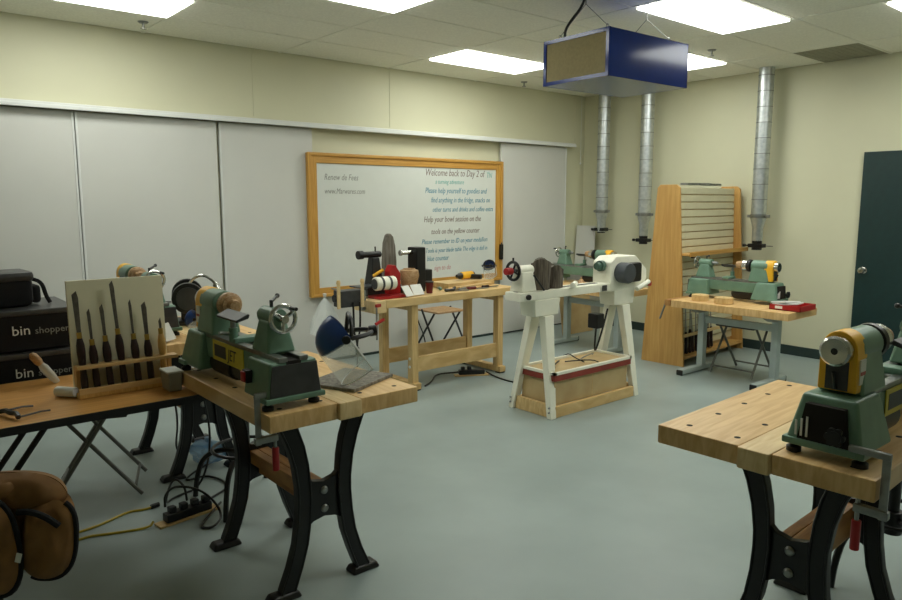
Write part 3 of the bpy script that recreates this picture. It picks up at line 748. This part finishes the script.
# ================================================================== pine workbench and its machine
mb = thing('pine_workbench', 'pine workbench with end vise in front of the whiteboard', 'workbench', (3.89, 4.985, 0))
obj('top', B().rng(-.68, .79, -.35, .25, .735, .80, bev=.005), 'pine', mb)
obj('end_vise_jaw', B().rng(-.79, -.68, -.35, -.02, .70, .80, bev=.006), 'maple_light', mb)
obj('vise_screw', B().cyl((-.82, -.2, .73), (-.70, -.2, .73), .016), 'steel', mb)
for lx in (-.36, .63):
    for sy in (-.27, .16):
        obj('leg', B().rng(lx - .033, lx + .033, sy - .033, sy + .033, .05, .735, bev=.004), 'pine_z', mb)
    sh = obj('foot_rail', B().rng(lx - .036, lx + .036, -.34, .24, .012, .065, bev=.006), 'pine', mb)
    for sy in (-.30, .20): obj('foot_pad', B().rng(lx - .032, lx + .032, sy - .03, sy + .03, 0, .013), 'black_plastic', sh)
    obj('top_rail', B().rng(lx - .03, lx + .03, -.3, .2, .68, .735), 'pine', mb)
    for z in (.2, .27): obj('bolt', B().cyl((lx - .04, -.27, z), (lx - .032, -.27, z), .012, n=12), 'white_plastic', sh)
for sy in (-.27, .16):
    obj('stretcher', B().rng(-.327, .597, sy - .018, sy + .018, .15, .28, bev=.004), 'pine', mb)

# red and black lathe on the pine bench
ml = thing('red_black_lathe', 'small black lathe with red motor bracket on the pine workbench', 'lathe', (3.44, 4.86, .801), 0)
obj('bed', B().rng(-.22, .30, .06, .16, .0, .07, bev=.006), 'dark_grey', ml)
obj('motor_bracket', B().rng(-.26, .03, -.17, .0, 0, .022, bev=.004).prism([(-.08, .02), (.03, .02), (.03, .19), (-.02, .26), (-.05, .26), (-.08, .21)], -.06, .02, 'xz', bev=.006), 'red_paint', ml)
mt_ = obj('motor', B().cyl((-.27, -.12, .125), (-.08, -.12, .125), .056, n=22, bev=.01), 'white_paint', ml)
for x0, x1, rr in ((-.225, -.205, .058), (-.276, -.268, .042), (-.15, -.13, .058)):
    obj('motor_band', B().cyl((x0, -.12, .125), (x1, -.12, .125), rr, n=22), 'dark_grey', mt_)
tl = obj('tailstock', B().frustum((-.19, -.07, .04, .17), (-.16, -.09, .07, .14), .07, .32, bev=.008).cyl((-.24, .105, .345), (-.06, .105, .345), .026, bev=.004), 'black_plastic', ml)
obj('tail_knob', B().cyl((-.285, .105, .345), (-.235, .105, .345), .036, n=18, bev=.005), 'black_plastic', tl)
obj('lock_pin', B().cyl((-.11, .105, .365), (-.11, .105, .41), .006), 'black_plastic', tl)
obj('lever', B().cyl((-.18, .04, .17), (-.09, .02, .22), .014, n=10, bev=.004), 'yellow_paint', tl)
hd_ = obj('headstock', B().rng(.27, .37, .03, .17, .0, .39, bev=.012), 'black_plastic', ml)
obj('switch_box', B().rng(.365, .45, .04, .15, .05, .19, bev=.008), 'black_plastic', hd_)
obj('spindle', B().cyl((.15, .10, .345), (.28, .10, .345), .018, bev=.003), 'chrome', hd_)
obj('drive_centre', B().cyl((.14, .10, .345), (.155, .10, .345), .025), 'chrome', hd_)
obj('tool_plate', B().box((-.29, .0, .10), (.2, .14, .01), rot=(0, 0, .1)), 'motor_grey', ml)
bw = thing('turned_bowl_blank', 'pale brown half-turned bowl blank beside the red motor bracket', 'wood', (3.585, 4.835, .802), 0)
obj('blank', B().lathe([(.0, 0), (.05, .0), (.07, .10), (.085, .16), (.078, .205), (.05, .215), (0, .21)], (0.0, 0, 0), (0, 0, 1), n=24), 'turned_wood', bw)
obj('rim', B().lathe([(.05, .213), (.052, .22), (.045, .22), (.043, .213)], n=24), 'turned_wood', bw)
sl = thing('wood_slab', 'tall grey rounded log slab standing behind the red lathe', 'wood', (3.55, 5.09, .801), 0)
obj('slab', B().prism([(-.06, 0), (.07, 0), (.072, .26), (.06, .40), (.04, .48), (.01, .512), (-.022, .50), (-.046, .43), (-.06, .26)], -.03, .03, 'xz', bev=.014), 'grey_wood', sl)
obj('bark_edge', B().tube([(.068, .03, .01), (.07, .032, .26), (.058, .032, .40), (.038, .03, .475)], .012, n=8, smooth=1), 'bark', sl)
sc_ = thing('scraper_cards', 'two bright steel sheets propped on the pine workbench edge', 'metal', (3.52, 4.70, .802), 6)
obj('sheet', B().box((-.06, 0, .05), (.10, .004, .10), rot=(R(-35), 0, .2)), 'paper', sc_)
obj('sheet', B().box((.06, .01, .05), (.11, .004, .10), rot=(R(-35), 0, -.1)), 'paper', sc_)
cu_ = thing('red_cup', 'dark red plastic cup on the pine workbench', 'cup', (3.76, 4.78, .801))
obj('cup', B().lathe([(.026, 0), (.036, .095), (.033, .095), (.025, .006), (0, .006)], n=18), 'dark_red', cu_)
obj('lid', B().lathe([(.0365, .092), (.038, .095), (.038, .103), (.034, .104)], n=18), 'dark_grey', cu_)
# loose hand tools on the pine bench
random.seed(11)
HT = [('pale wooden mallet handle', 'handle_light', 4.05, 4.80, 15), ('dark pliers', 'dark_grey', 4.02, 4.72, -20), ('steel file', 'steel', 4.16, 4.74, 8), ('dark wrench', 'dark_grey', 4.12, 4.86, 40),
      ('pale green-taped stick', 'green_paint', 4.00, 4.95, 60), ('dark red scraper', 'dark_red', 4.27, 4.72, -10), ('wooden dowel', 'pine', 4.22, 4.84, 5), ('steel ruler', 'chrome', 4.30, 4.92, 12), ('dark chisel', 'handle_dark', 4.44, 4.74, 6)]
for nm, m_, x, y, a in HT:
    t = thing('hand_tool', nm + ' among the loose tools on the pine workbench', 'tool', (x, y, .8015), a, 'loose tools on the pine workbench')
    obj('shaft', B().rng(-.02, .11, -.006, .006, .002, .012, bev=.002), 'steel' if m_ != 'pine' else 'pine', t)
    obj('grip', B().lathe([(.008, 0), (.014, .01), (.012, .06), (.015, .085), (.008, .095)], (-.02, 0, .0145), (-1, 0, 0), n=10), m_, t)
for k, (x, y, a, l, nm) in enumerate(((4.30, 4.80, 12, .5, 'long pale wooden strip lying across the loose tools'), (4.34, 5.05, 3, .60, 'wide pale board under the yellow drill'))):
    t = thing('wood_strip', nm + ' on the pine workbench', 'wood', (x, y, .817 if k == 0 else .801), a)
    obj('strip', B().rng(-l / 2, l / 2, -.02 - .14 * k, .02 + .07 * k, 0, .02 + .03 * k, bev=.002), 'pine', t)
dr = thing('power_drill', 'yellow and black power drill lying on the pine workbench', 'drill', (4.42, 5.05, .852), 8)
obj('body', B().cyl((-.08, 0, .04), (.08, 0, .04), .036, n=18, bev=.008), 'yellow_paint', dr)
obj('chuck', B().lathe([(.03, 0), (.03, .02), (.018, .05), (.016, .06)], (-.08, 0, .04), (-1, 0, 0), n=16), 'black_plastic', dr)
obj('grip', B().box((.06, -.07, .028), (.05, .12, .045), rot=(0, 0, .25), bev=.012), 'black_plastic', dr)
obj('rear_cap', B().cyl((.08, 0, .04), (.10, 0, .04), .03, n=16, bev=.006), 'black_plastic', dr)

# clamped control box and clamps at the left end of the pine bench
cbx = thing('control_box', 'dark motor control box hanging at the left end of pine workbench', 'box', (2.95, 4.74, .79), 0)
obj('box_body', B().rng(-.13, .085, -.06, .06, -.02, .11, bev=.008), 'dark_grey', cbx)
obj('end_cap', B().cyl((-.16, 0, .05), (-.13, 0, .05), .03, n=14), 'black_plastic', cbx)
obj('mount_bracket', B().rng(.06, .10, -.05, .05, .02, .10), 'steel', cbx)
for k, x in enumerate((-.03, .03)):
    obj('cord', B().tube([(x, -.07, .02), (x, -.075, -.12), (x * .9, -.07, -.22), (0, -.07, -.30), (0, -.07, -.36)], .008, n=6, smooth=2), 'black_plastic', cbx)
obj('plug', B().cyl((0, -.07, -.40), (0, -.07, -.34), .016, n=10, bev=.003), 'black_plastic', cbx)
obj('cord_tail', B().tube([(0, -.07, -.40), (.0, -.06, -.6), (.0, -.05, -.785)], .005, n=6), 'black_plastic', cbx)
for k, (x, y, nm) in enumerate(((2.78, 4.66, 'pale wooden hand-screw clamp left on the dark control box'), (2.99, 4.655, 'pale wooden hand-screw clamp right on the dark control box'))):
    t = thing('wooden_clamp', nm, 'clamp', (x, y, .74), 0, 'wooden clamps on the control box')
    obj('jaw', B().rng(-.012, .012, -.02, .0, .03, .22, bev=.004), 'maple_light', t)
    obj('screw', B().cyl((0, -.01, .18), (0, .09, .18), .006, n=8), 'steel', t)
    obj('cap', B().lathe([(.016, 0), (.018, .01), (.012, .03)], (0, -.01, .22), n=10), 'maple_light', t)
qc = thing('quick_clamp', 'red quick clamp hanging under the pine bench end vise', 'clamp', (3.09, 4.60, .66), 20)
obj('bar', B().rng(-.008, .008, -.003, .003, -.16, .12), 'steel', qc)
obj('grip', B().box((.04, 0, -.02), (.12, .02, .024), rot=(0, R(-12), 0), bev=.006), 'red_paint', qc)
obj('jaw', B().rng(-.01, .05, -.01, .01, .10, .125, bev=.003), 'red_paint', qc)
pb = thing('plastic_bag', 'clear plastic bag hanging from the dark control box', 'bag', (2.70, 4.72, .16), 0)
random.seed(5); gr = []
for i in range(11):
    f = i / 10; row = []
    rr = .012 + .13 * f ** .8
    for j in range(19):
        a = 2 * math.pi * j / 18; q = 1 + .16 * math.sin(3 * a + 2 * f) + .10 * math.sin(7 * a + 5 * f)
        row.append(Vector((rr * q * math.cos(a), .55 * rr * q * math.sin(a), .69 - .26 * f)))
    gr.append(row)
obj('bag_skin', B().sheet(gr), 'bag_clear', pb)
obj('bag_knot', B().lathe([(.014, .685), (.008, .70), (.016, .73), (0, .735)], n=10), 'bag_clear', pb)

# ================================================================== white lathe
wl = thing('white_lathe', 'cream white floor lathe on splayed legs in the room centre', 'lathe', (4.28, 3.6, 0))
obj('bed', B().rng(-.69, .60, -.08, .078, .872, .935, bev=.008), 'white_paint', wl)
obj('bed_slot', B().rng(-.66, .25, -.02, .02, .932, .937), 'dark_grey', wl)
for sx, tx, bx_ in ((-1, -.40, -.47), (1, .53, .54)):
    obj('leg_cap', B().frustum((tx - .125, tx + .125, -.075, .075), (tx - .14, tx + .14, -.082, .082), .745, .8715, bev=.008), 'white_paint', wl)
    for sy in (-1, 1):
        lg = obj('leg', B().frustum((bx_ - .028, bx_ + .028, sy * .20 - .024, sy * .20 + .024), (tx - .045 + .0 * sx, tx + .055 + .0 * sx, sy * .062 - .032, sy * .062 + .032), 0.0, .745, bev=.005), 'white_paint', wl)
        for z in (.05, .085): obj('bolt', B().cyl((bx_ - .02, sy * .2, z), (bx_ - .034, sy * .2, z), .007, n=10), 'steel', lg)
hs_ = obj('headstock', B().prism([(.33, .865), (.76, .865), (.82, .94), (.82, 1.02), (.66, 1.145), (.40, 1.145), (.33, 1.10)], -.085, .10, 'xz', bev=.012), 'white_paint', wl)
sp_ = obj('spindle_nose', B().cyl((.25, 0, 1.07), (.33, 0, 1.07), .030, bev=.006).cyl((.29, 0, 1.07), (.325, 0, 1.07), .044), 'green_dark', hs_)
mo_ = obj('motor', B().cyl((.45, -.08, 1.015), (.45, -.19, 1.015), .084, n=28, bev=.02), 'motor_grey', hs_)
obj('motor_mount', B().rng(.53, .68, -.14, -.08, .93, 1.09, bev=.02), 'black_plastic', mo_)
obj('hand_grip', B().cyl((.62, -.13, .87), (.80, -.12, .92), .020, bev=.005), 'white_paint', hs_)
obj('stop_button', B().cyl((.82, -.10, .90), (.82, -.125, .90), .022, bev=.005), 'red_paint', hs_)
obj('name_badge', B().rng(.22, .275, -.095, -.09, .88, .925), 'dark_grey', wl)
ts_ = obj('tailstock', B().frustum((-.655, -.505, -.07, .07), (-.635, -.52, -.045, .045), .935, 1.08, bev=.010).cyl((-.65, 0, 1.09), (-.50, 0, 1.09), .036, bev=.006), 'white_paint', wl)
wh = B().cyl((-.70, 0, 1.09), (-.64, 0, 1.09), .012)
wh.tube([(-.685, .064 * math.cos(a), 1.09 + .064 * math.sin(a)) for a in [k * math.pi / 14 for k in range(28)]], .011, n=8, closed=True)
for k in range(4): wh.cyl((-.685, 0, 1.09), (-.685, .064 * math.cos(k * 1.571 + .4), 1.09 + .064 * math.sin(k * 1.571 + .4)), .008, n=8)
obj('handwheel', wh, 'black_plastic', ts_)
obj('wheel_grip', B().cyl((-.685, .0, 1.155), (-.685, .0, 1.185), .007), 'black_plastic', ts_)
obj('wheel_nut', B().cyl((-.76, 0, 1.09), (-.70, 0, 1.09), .026, bev=.004), 'red_paint', ts_)
obj('clamp_lever', B().cyl((-.565, -.09, 1.06), (-.475, -.11, .945), .008), 'black_plastic', ts_)
obj('bed_knob', B().cyl((-.62, -.085, .903), (-.62, -.107, .903), .02, n=14, bev=.004), 'black_plastic', wl)
obj('rest_arm', B().cyl((-.16, -.11, .955), (-.06, -.05, .96), .022, n=14, bev=.004), 'white_paint', wl)
obj('switch_box', B().rng(.26, .35, -.02, .08, .56, .68, bev=.008), 'black_plastic', wl)
obj('switch_cord', B().tube([(.31, .03, .56), (.32, .05, .40), (.37, .08, .34), (.42, .06, .50), (.48, .05, .70)], .008, n=6, smooth=2), 'black_plastic', wl)
for y0 in (-.215, .18): obj('floor_beam', B().rng(-.44, .51, y0, y0 + .032, 0.001, .085, bev=.004), 'pine', wl)
for x0 in (-.475, .512): obj('floor_beam', B().rng(x0, x0 + .032, -.17, .17, .001, .10, bev=.004), 'pine', wl)
for k, (x, h, r_, nm) in enumerate(((-.405, .21, .072, 'taller'), (-.255, .155, .064, 'shorter'))):
    t = thing('log_blank', nm + ' bark-covered log standing on the white lathe bed', 'log', (4.28 + x, 3.6 - .0, .938), 20 * k, 'bark-covered logs on the white lathe')
    random.seed(3 + k); pr = []; nn = 18; rad = [r_ * (1 + random.uniform(-.13, .13)) for _ in range(nn)]
    gr = []
    for i in range(7):
        f = i / 6
        gr.append([Vector((rad[j % nn] * (1 + .05 * math.sin(5 * f + j)) * math.cos(2 * math.pi * j / nn) + .012 * f, rad[j % nn] * math.sin(2 * math.pi * j / nn), h * f + (.02 * math.sin(j * .7) * f))) for j in range(nn + 1)])
    obj('bark', B().sheet(gr), 'bark', t)
    top = gr[-1]; bt_ = B(); c_ = bmesh.new(); vs = [c_.verts.new(p - Vector((0, 0, .004))) for p in top[:-1]]; c_.faces.new(vs); bt_._put(c_, None)
    obj('cut_face', bt_, 'grey_wood', t)
# storage chest under the white lathe
ch = thing('storage_chest', 'tan plywood chest with red band under the white lathe', 'chest', (4.29, 3.59, .086))
obj('body', B().rng(-.44, .44, -.175, .155, 0, .21, bev=.004), 'hardboard', ch)
obj('panel_joint', B().rng(-.002, .002, -.1765, -.17, .0, .21), 'pine', ch)
obj('band', B().rng(-.46, .46, -.197, .167, .188, .237, bev=.003), 'band_red', ch)
f = B()
f.rng(-.465, .465, -.20, -.175, .235, .255).rng(-.465, .465, .145, .17, .235, .255).rng(-.465, -.44, -.2, .17, .235, .255).rng(.44, .465, -.2, .17, .235, .255)
obj('tray_rim', f, 'white_paint', ch)
obj('tray_floor', B().rng(-.45, .45, -.19, .16, .234, .238), 'hardboard', ch)
for k, (x, y, a, nm) in enumerate(((-.25, -.02, 30, 'black caliper at the left of the chest tray'), (.0, -.05, -50, 'dark bent wire tool at the middle of the chest tray'), (.16, .02, 10, 'thin steel rod tool at the right of the chest tray'), (.06, .05, 75, 'dark hooked tool at the back of the chest tray'))):
    t = thing('hand_tool', nm, 'tool', (4.29 + x, 3.59 + y, .326), a, 'tools in the chest tray')
    obj('rod', B().tube([(-.12, 0, .006), (0, .01, .02), (.1, -.01, .03), (.14, .02, .008)], .005, n=6, smooth=1), 'black_plastic' if k != 2 else 'steel', t)
    if k == 0: obj('knob', B().sphere((-.1, 0, .018), .018, n=10), 'black_plastic', t)

# ================================================================== grey-leg tables
def t_table(label, loc, handle=True):
    t = thing('steel_leg_table', label, 'table', loc, 0, 'grey steel-leg work tables')
    obj('top', B().prism([(-.3, -.54), (.22, -.54), (.28, -.48), (.28, .54), (-.3, .54)], .625, .69, 'xy', bev=.006), 'maple', t)
    obj('end_jaw', B().rng(-.31, .1, .545, .60, .632, .69, bev=.005), 'maple_edge', t)
    if handle: obj('vise_handle', B().cyl((-.26, .615, .66), (-.30, .65, .50), .009, n=8).cyl((-.26, .595, .66), (-.26, .625, .66), .012), 'steel', t)
    for y in (-.28, .42):
        c_ = obj('column', B().rng(.03, .10, y - .03, y + .03, .04, .60, bev=.006), 'table_grey', t)
        obj('foot', B().rng(-.29, .24, y - .032, y + .032, .006, .055, bev=.012), 'table_grey', c_)
        obj('foot_cap', B().rng(-.305, -.285, y - .03, y + .03, 0, .05, bev=.006).rng(.235, .25, y - .03, y + .03, 0, .05, bev=.006), 'black_plastic', c_)
        obj('bracket', B().frustum((-.05, .18, y - .035, y + .035), (-.2, .26, y - .04, y + .04), .56, .625, bev=.006), 'dark_grey' if 0 else 'grey_plastic', c_)
    obj('cross_rail', B().rng(.045, .085, -.28, .42, .46, .52, bev=.004), 'table_grey', t)
    return t
t_table('grey steel-leg table with red tray in front of the slatted rack', (6.0, 3.12, 0))
t_table('grey steel-leg table in the far corner behind the white lathe', (6.05, 4.83, 0), False)
ry = thing('red_tray', 'open red tray full of papers on the grey-leg table', 'tray', (5.95, 2.675, .691), 0)
f = B().rng(-.12, .16, -.13, .13, 0, .006)
f.rng(-.12, -.114, -.13, .13, 0, .045).rng(.154, .16, -.13, .13, 0, .045).rng(-.12, .16, -.13, -.124, 0, .045).rng(-.12, .16, .124, .13, 0, .045)
obj('tray_body', f, 'red_paint', ry)
obj('label', B().rng(-.1225, -.12, .02, .08, .012, .035), 'label_white', ry)
obj('paper_stack', B().box((.0, .03, .045), (.20, .20, .012), rot=(R(-5), R(3), .2)).box((.0, .05, .058), (.20, .14, .01), rot=(R(-6), R(3), -.15)), 'paper', ry)
for k, (x, y, r_, nm) in enumerate(((5.86, 3.46, .075, 'round pale wood blank nearest the vise end of the grey-leg table'), (5.84, 3.22, .08, 'round pale wood blank in the middle of the grey-leg table'))):
    t = thing('wood_blank', nm, 'wood', (x, y, .691), 0, 'round wood blanks on the grey-leg table')
    obj('disc', B().cyl((0, 0, 0), (0, 0, .055), r_, n=24, bev=.004), 'pine', t)
    obj('centre_mark', B().cyl((0, 0, .054), (0, 0, .056), .006, n=10), 'dark_grey', t)
# far corner clutter
lb = thing('leaning_board', 'tan hardboard sheet leaning under the far corner table', 'board', (6.62, 5.55, .01))
obj('sheet', B().box((0, 0, .27), (.55, .012, .55), rot=(R(-9), 0, 0)), 'hardboard', lb)
pc = thing('leaning_sheet', 'white sheet leaning against the wall in the far corner', 'board', (7.22, 5.93, .7))
obj('sheet', B().box((0, 0, .28), (.012, .30, .60), rot=(0, R(4), 0)), 'panel_white', pc)
obj('ledge', B().rng(-.16, .14, -.16, .16, -.70, -.02, bev=.004), 'grey_plastic', pc)
sp_ = thing('wood_blank', 'small brown turning blank on the far corner table', 'wood', (5.92, 4.90, .691))
obj('blank', B().lathe([(.0, 0), (.04, 0), (.045, .03), (.02, .07), (0, .07)], n=16), 'turned_wood', sp_)
obj('peg', B().cyl((0, 0, .06), (0, 0, .09), .01, n=10), 'turned_wood', sp_)

# ================================================================== slatted display rack
rk = thing('slatwall_rack', 'tall oak slatted display rack against the right wall', 'rack', (6.03, 3.70, 0), 3.5)
RL, RH = 1.27, 1.745
def rack_side(x):
    return B().prism([(0, 0), (.46, 0), (.46 - .11, RH - .03), (.46 - .14, RH), (.15, RH), (.115, RH - .03)], x - .012, x + .012, 'yz', bev=.003)
obj('side_panel', rack_side(0), 'rack_wood', rk)
obj('side_panel', rack_side(RL), 'rack_wood', rk)
# leaning slat faces front and rear
ang = math.atan2(.06, RH)
ns = 22; pitch = (RH - .14) / ns
me_s = None
for k in range(ns):
    z = .12 + pitch * (k + .5); y = .125 + (z / RH) * .06
    if me_s is None:
        o = obj('slat', B().box((0, 0, 0), (RL - .026, .014, pitch - .010), bev=.002, seg=1), 'slat_cream', rk); me_s = o.data
    else: o = obj('slat', me_s, None, rk)
    o.location = (RL / 2, y, z); o.rotation_euler = (-ang, 0, 0)
obj('backing', B().box((RL / 2, .137 + .03, RH / 2 + .02), (RL - .026, .010, RH - .10), rot=(-ang, 0, 0)), 'hardboard', rk)
obj('rear_face', B().box((RL / 2, .30, RH / 2 + .02), (RL - .026, .012, RH - .10), rot=(ang, 0, 0)), 'slat_cream', rk)
sf = obj('shelf', B().rng(.013, RL - .013, -.0, .15, 1.07, 1.088, bev=.003), 'rack_wood', rk)
obj('shelf_front', B().rng(.014, RL - .014, -.01, .0, 1.065, 1.105, bev=.002), 'oak_x', sf)
obj('kick_ledge', B().rng(.013, RL - .013, .0, .13, .07, .095, bev=.003), 'rack_wood', rk)
obj('tool_rail', B().rng(.013, RL - .013, .02, .04, .28, .31, bev=.003), 'pine', rk)
pbx = thing('rack_top_papers', 'strip of grey packets lying on the shelf of the slatted rack top', 'papers', (6.62, 3.96, RH + .001), 3.5)
obj('packet', B().rng(-.34, -.12, -.04, .04, 0, .02).rng(-.10, .14, -.04, .04, 0, .025).rng(.16, .36, -.04, .04, 0, .022), 'steel', pbx)
random.seed(21)
ang6 = R(3.5)
for k in range(10):
    u = .10 + k * .065; v = .065
    X = 6.03 + u * math.cos(ang6) - v * math.sin(ang6); Y = 3.70 + u * math.sin(ang6) + v * math.cos(ang6)
    pos_w = ['first', 'second', 'third', 'fourth', 'fifth', 'sixth', 'seventh', 'eighth', 'ninth', 'tenth'][k]
    t = thing('turning_tool', 'dark-handled turning tool, %s from the left at the slatted rack bottom' % pos_w, 'chisel', (X, Y, .096), group='turning tools in the slatted rack')
    t.rotation_euler = (R(-4), R(random.uniform(-5, 5)), 0)
    hh = random.uniform(.20, .27)
    obj('handle', B().lathe([(.009, 0), (.016, .01), (.014, .10), (.018, hh - .04), (.011, hh)], n=10), 'handle_dark', t)
    obj('blade', B().rng(-.007, .007, -.003, .003, hh - .01, hh + random.uniform(.15, .25)), 'steel', t)

# ================================================================== stools, cords, floor items
def stool(label, loc, rz, h=.50):
    t = thing('work_stool', label, 'stool', loc, rz, 'black work stools')
    obj('seat', B().lathe([(0, h - .05), (.13, h - .05), (.145, h - .03), (.14, h), (.11, h + .012), (0, h + .012)], n=28), 'black_cloth', t)
    obj('column', B().cyl((0, 0, .22), (0, 0, h - .045), .024).cyl((0, 0, .20), (0, 0, .30), .04, bev=.006), 'black_plastic', t)
    for k in range(4):
        a = R(45 + 90 * k); c, s = math.cos(a), math.sin(a)
        obj('leg', B().tube([(.02 * c, .02 * s, .26), (.14 * c, .14 * s, .27), (.24 * c, .24 * s, .22), (.28 * c, .28 * s, .10), (.29 * c, .29 * s, .0)], .014, n=8, smooth=2), 'black_plastic', t)
    obj('foot_ring', B().tube([(.17 * math.cos(a), .17 * math.sin(a), .285) for a in [k * math.pi / 12 for k in range(24)]], .009, n=8, closed=True), 'black_plastic', t)
    return t
stool('black round stool tucked between the two left iron-leg benches', (1.50, 3.50, 0), 0, .63)
stool('black round stool under the lower right iron-leg bench', (3.24, .98, 0), 20, .63)

def power_strip(label, loc, rz, n=4):
    t = thing('power_strip', label, 'power strip', loc, rz, 'power strips on the floor')
    obj('board', B().rng(-.16, .16, -.035, .035, 0, .012, bev=.002), 'pine', t)
    obj('housing', B().rng(-.12, .12, -.028, .028, .012, .055, bev=.006), 'black_plastic', t)
    for k in range(n):
        p_ = obj('plug', B().rng(-.10 + .06 * k, -.065 + .06 * k, -.018, .018, .055, .085, bev=.005), 'black_plastic', t)
    return t
power_strip('black power strip on a board under the left iron-leg bench', (1.17, 3.47, 0), 8)
power_strip('black power strip with plugs in front of the pine workbench', (4.24, 4.77, 0), -30, 2)
def cord(name, label, pts, r, m, smooth=3, group=None):
    t = thing(name, label, 'cord', (0, 0, 0), 0, group)
    obj('cable', B().tube(pts, r, n=6, smooth=smooth), m, t)
    return t
c1 = cord('extension_cord', 'yellow extension cord with a black plug end on the floor', [(.2, 3.30, .006), (.62, 3.62, .006), (.80, 3.64, .006), (.95, 3.72, .006), (1.02, 3.69, .006), (1.06, 3.69, .008)], .006, 'cord_yellow')
obj('plug', B().cyl((1.055, 3.69, .012), (1.10, 3.692, .014), .012, n=10, bev=.003), 'black_plastic', c1)
cord('extension_cord', 'yellow cord running to the left power strip', [(.2, 3.22, .006), (.66, 3.58, .006), (.85, 3.50, .006), (.98, 3.46, .006), (1.0, 3.465, .03)], .006, 'cord_yellow')
cord('electric_cable', 'black cord looping beside the left power strip', [(1.06, 3.47, .085), (1.06, 3.47, .15), (1.12, 3.48, .18), (1.24, 3.42, .14), (1.30, 3.33, .03), (1.22, 3.25, .008), (1.16, 3.30, .008), (1.25, 3.40, .008), (1.36, 3.52, .008)], .006, 'black_plastic')
cord('electric_cable', 'black cord rising from the power strip to the left lathe', [(1.17, 3.475, .085), (1.17, 3.5, .16), (1.13, 3.55, .20), (1.10, 3.62, .03), (1.2, 3.75, .008), (1.36, 3.78, .008), (1.40, 3.70, .3), (1.32, 3.62, .65), (1.28, 3.52, .72), (1.26, 3.36, .76)], .006, 'black_plastic')
cord('electric_cable', 'black cord coiled on the floor behind the left bench', [(1.33, 3.60, .008), (1.5, 3.70, .008), (1.46, 3.95, .008), (1.30, 3.92, .008), (1.42, 4.05, .008), (1.68, 4.2, .008), (1.75, 4.35, .008), (1.55, 4.5, .008), (1.42, 4.4, .008), (1.36, 4.1, .35), (1.25, 3.95, .66)], .006, 'black_plastic')
cord('electric_cable', 'black cord on the floor from pine bench to white lathe', [(3.66, 4.72, .008), (3.80, 4.80, .008), (4.0, 5.0, .008), (4.14, 4.84, .03), (4.24, 4.77, .06)], .007, 'black_plastic')
cord('electric_cable', 'black cord running from the floor power strip under white lathe', [(4.36, 4.70, .03), (4.36, 4.60, .007), (4.33, 4.40, .007), (4.36, 4.20, .007), (4.42, 4.0, .007), (4.45, 3.87, .007)], .007, 'black_plastic')
cord('electric_cable', 'thin black cord hanging behind the pine workbench', [(4.02, 5.36, .76), (4.06, 5.38, .5), (4.2, 5.40, .25), (4.22, 5.42, .006), (4.5, 5.55, .006)], .006, 'black_plastic')
bb = thing('blue_bag', 'crumpled pale blue plastic bag on the floor behind left bench', 'bag', (1.53, 4.12, 0), 0)
random.seed(9)
b_ = bmesh.new(); bmesh.ops.create_icosphere(b_, subdivisions=3, radius=.1)
for v in b_.verts:
    q = 1 + .25 * math.sin(17 * v.co.x + 3) * math.sin(19 * v.co.y) + .2 * math.sin(25 * v.co.z + 9 * v.co.x) + random.uniform(-.1, .1)
    v.co *= q; v.co.z = max(-.0699, v.co.z * .7) + .07
o_ = B(); o_._put(b_, None); obj('bag_skin', o_, 'bag_blue', bb, sharp=20)
obj('bag_knot', B().lathe([(.02, .10), (.012, .13), (.022, .17), (0, .172)], n=9), 'bag_blue', bb)
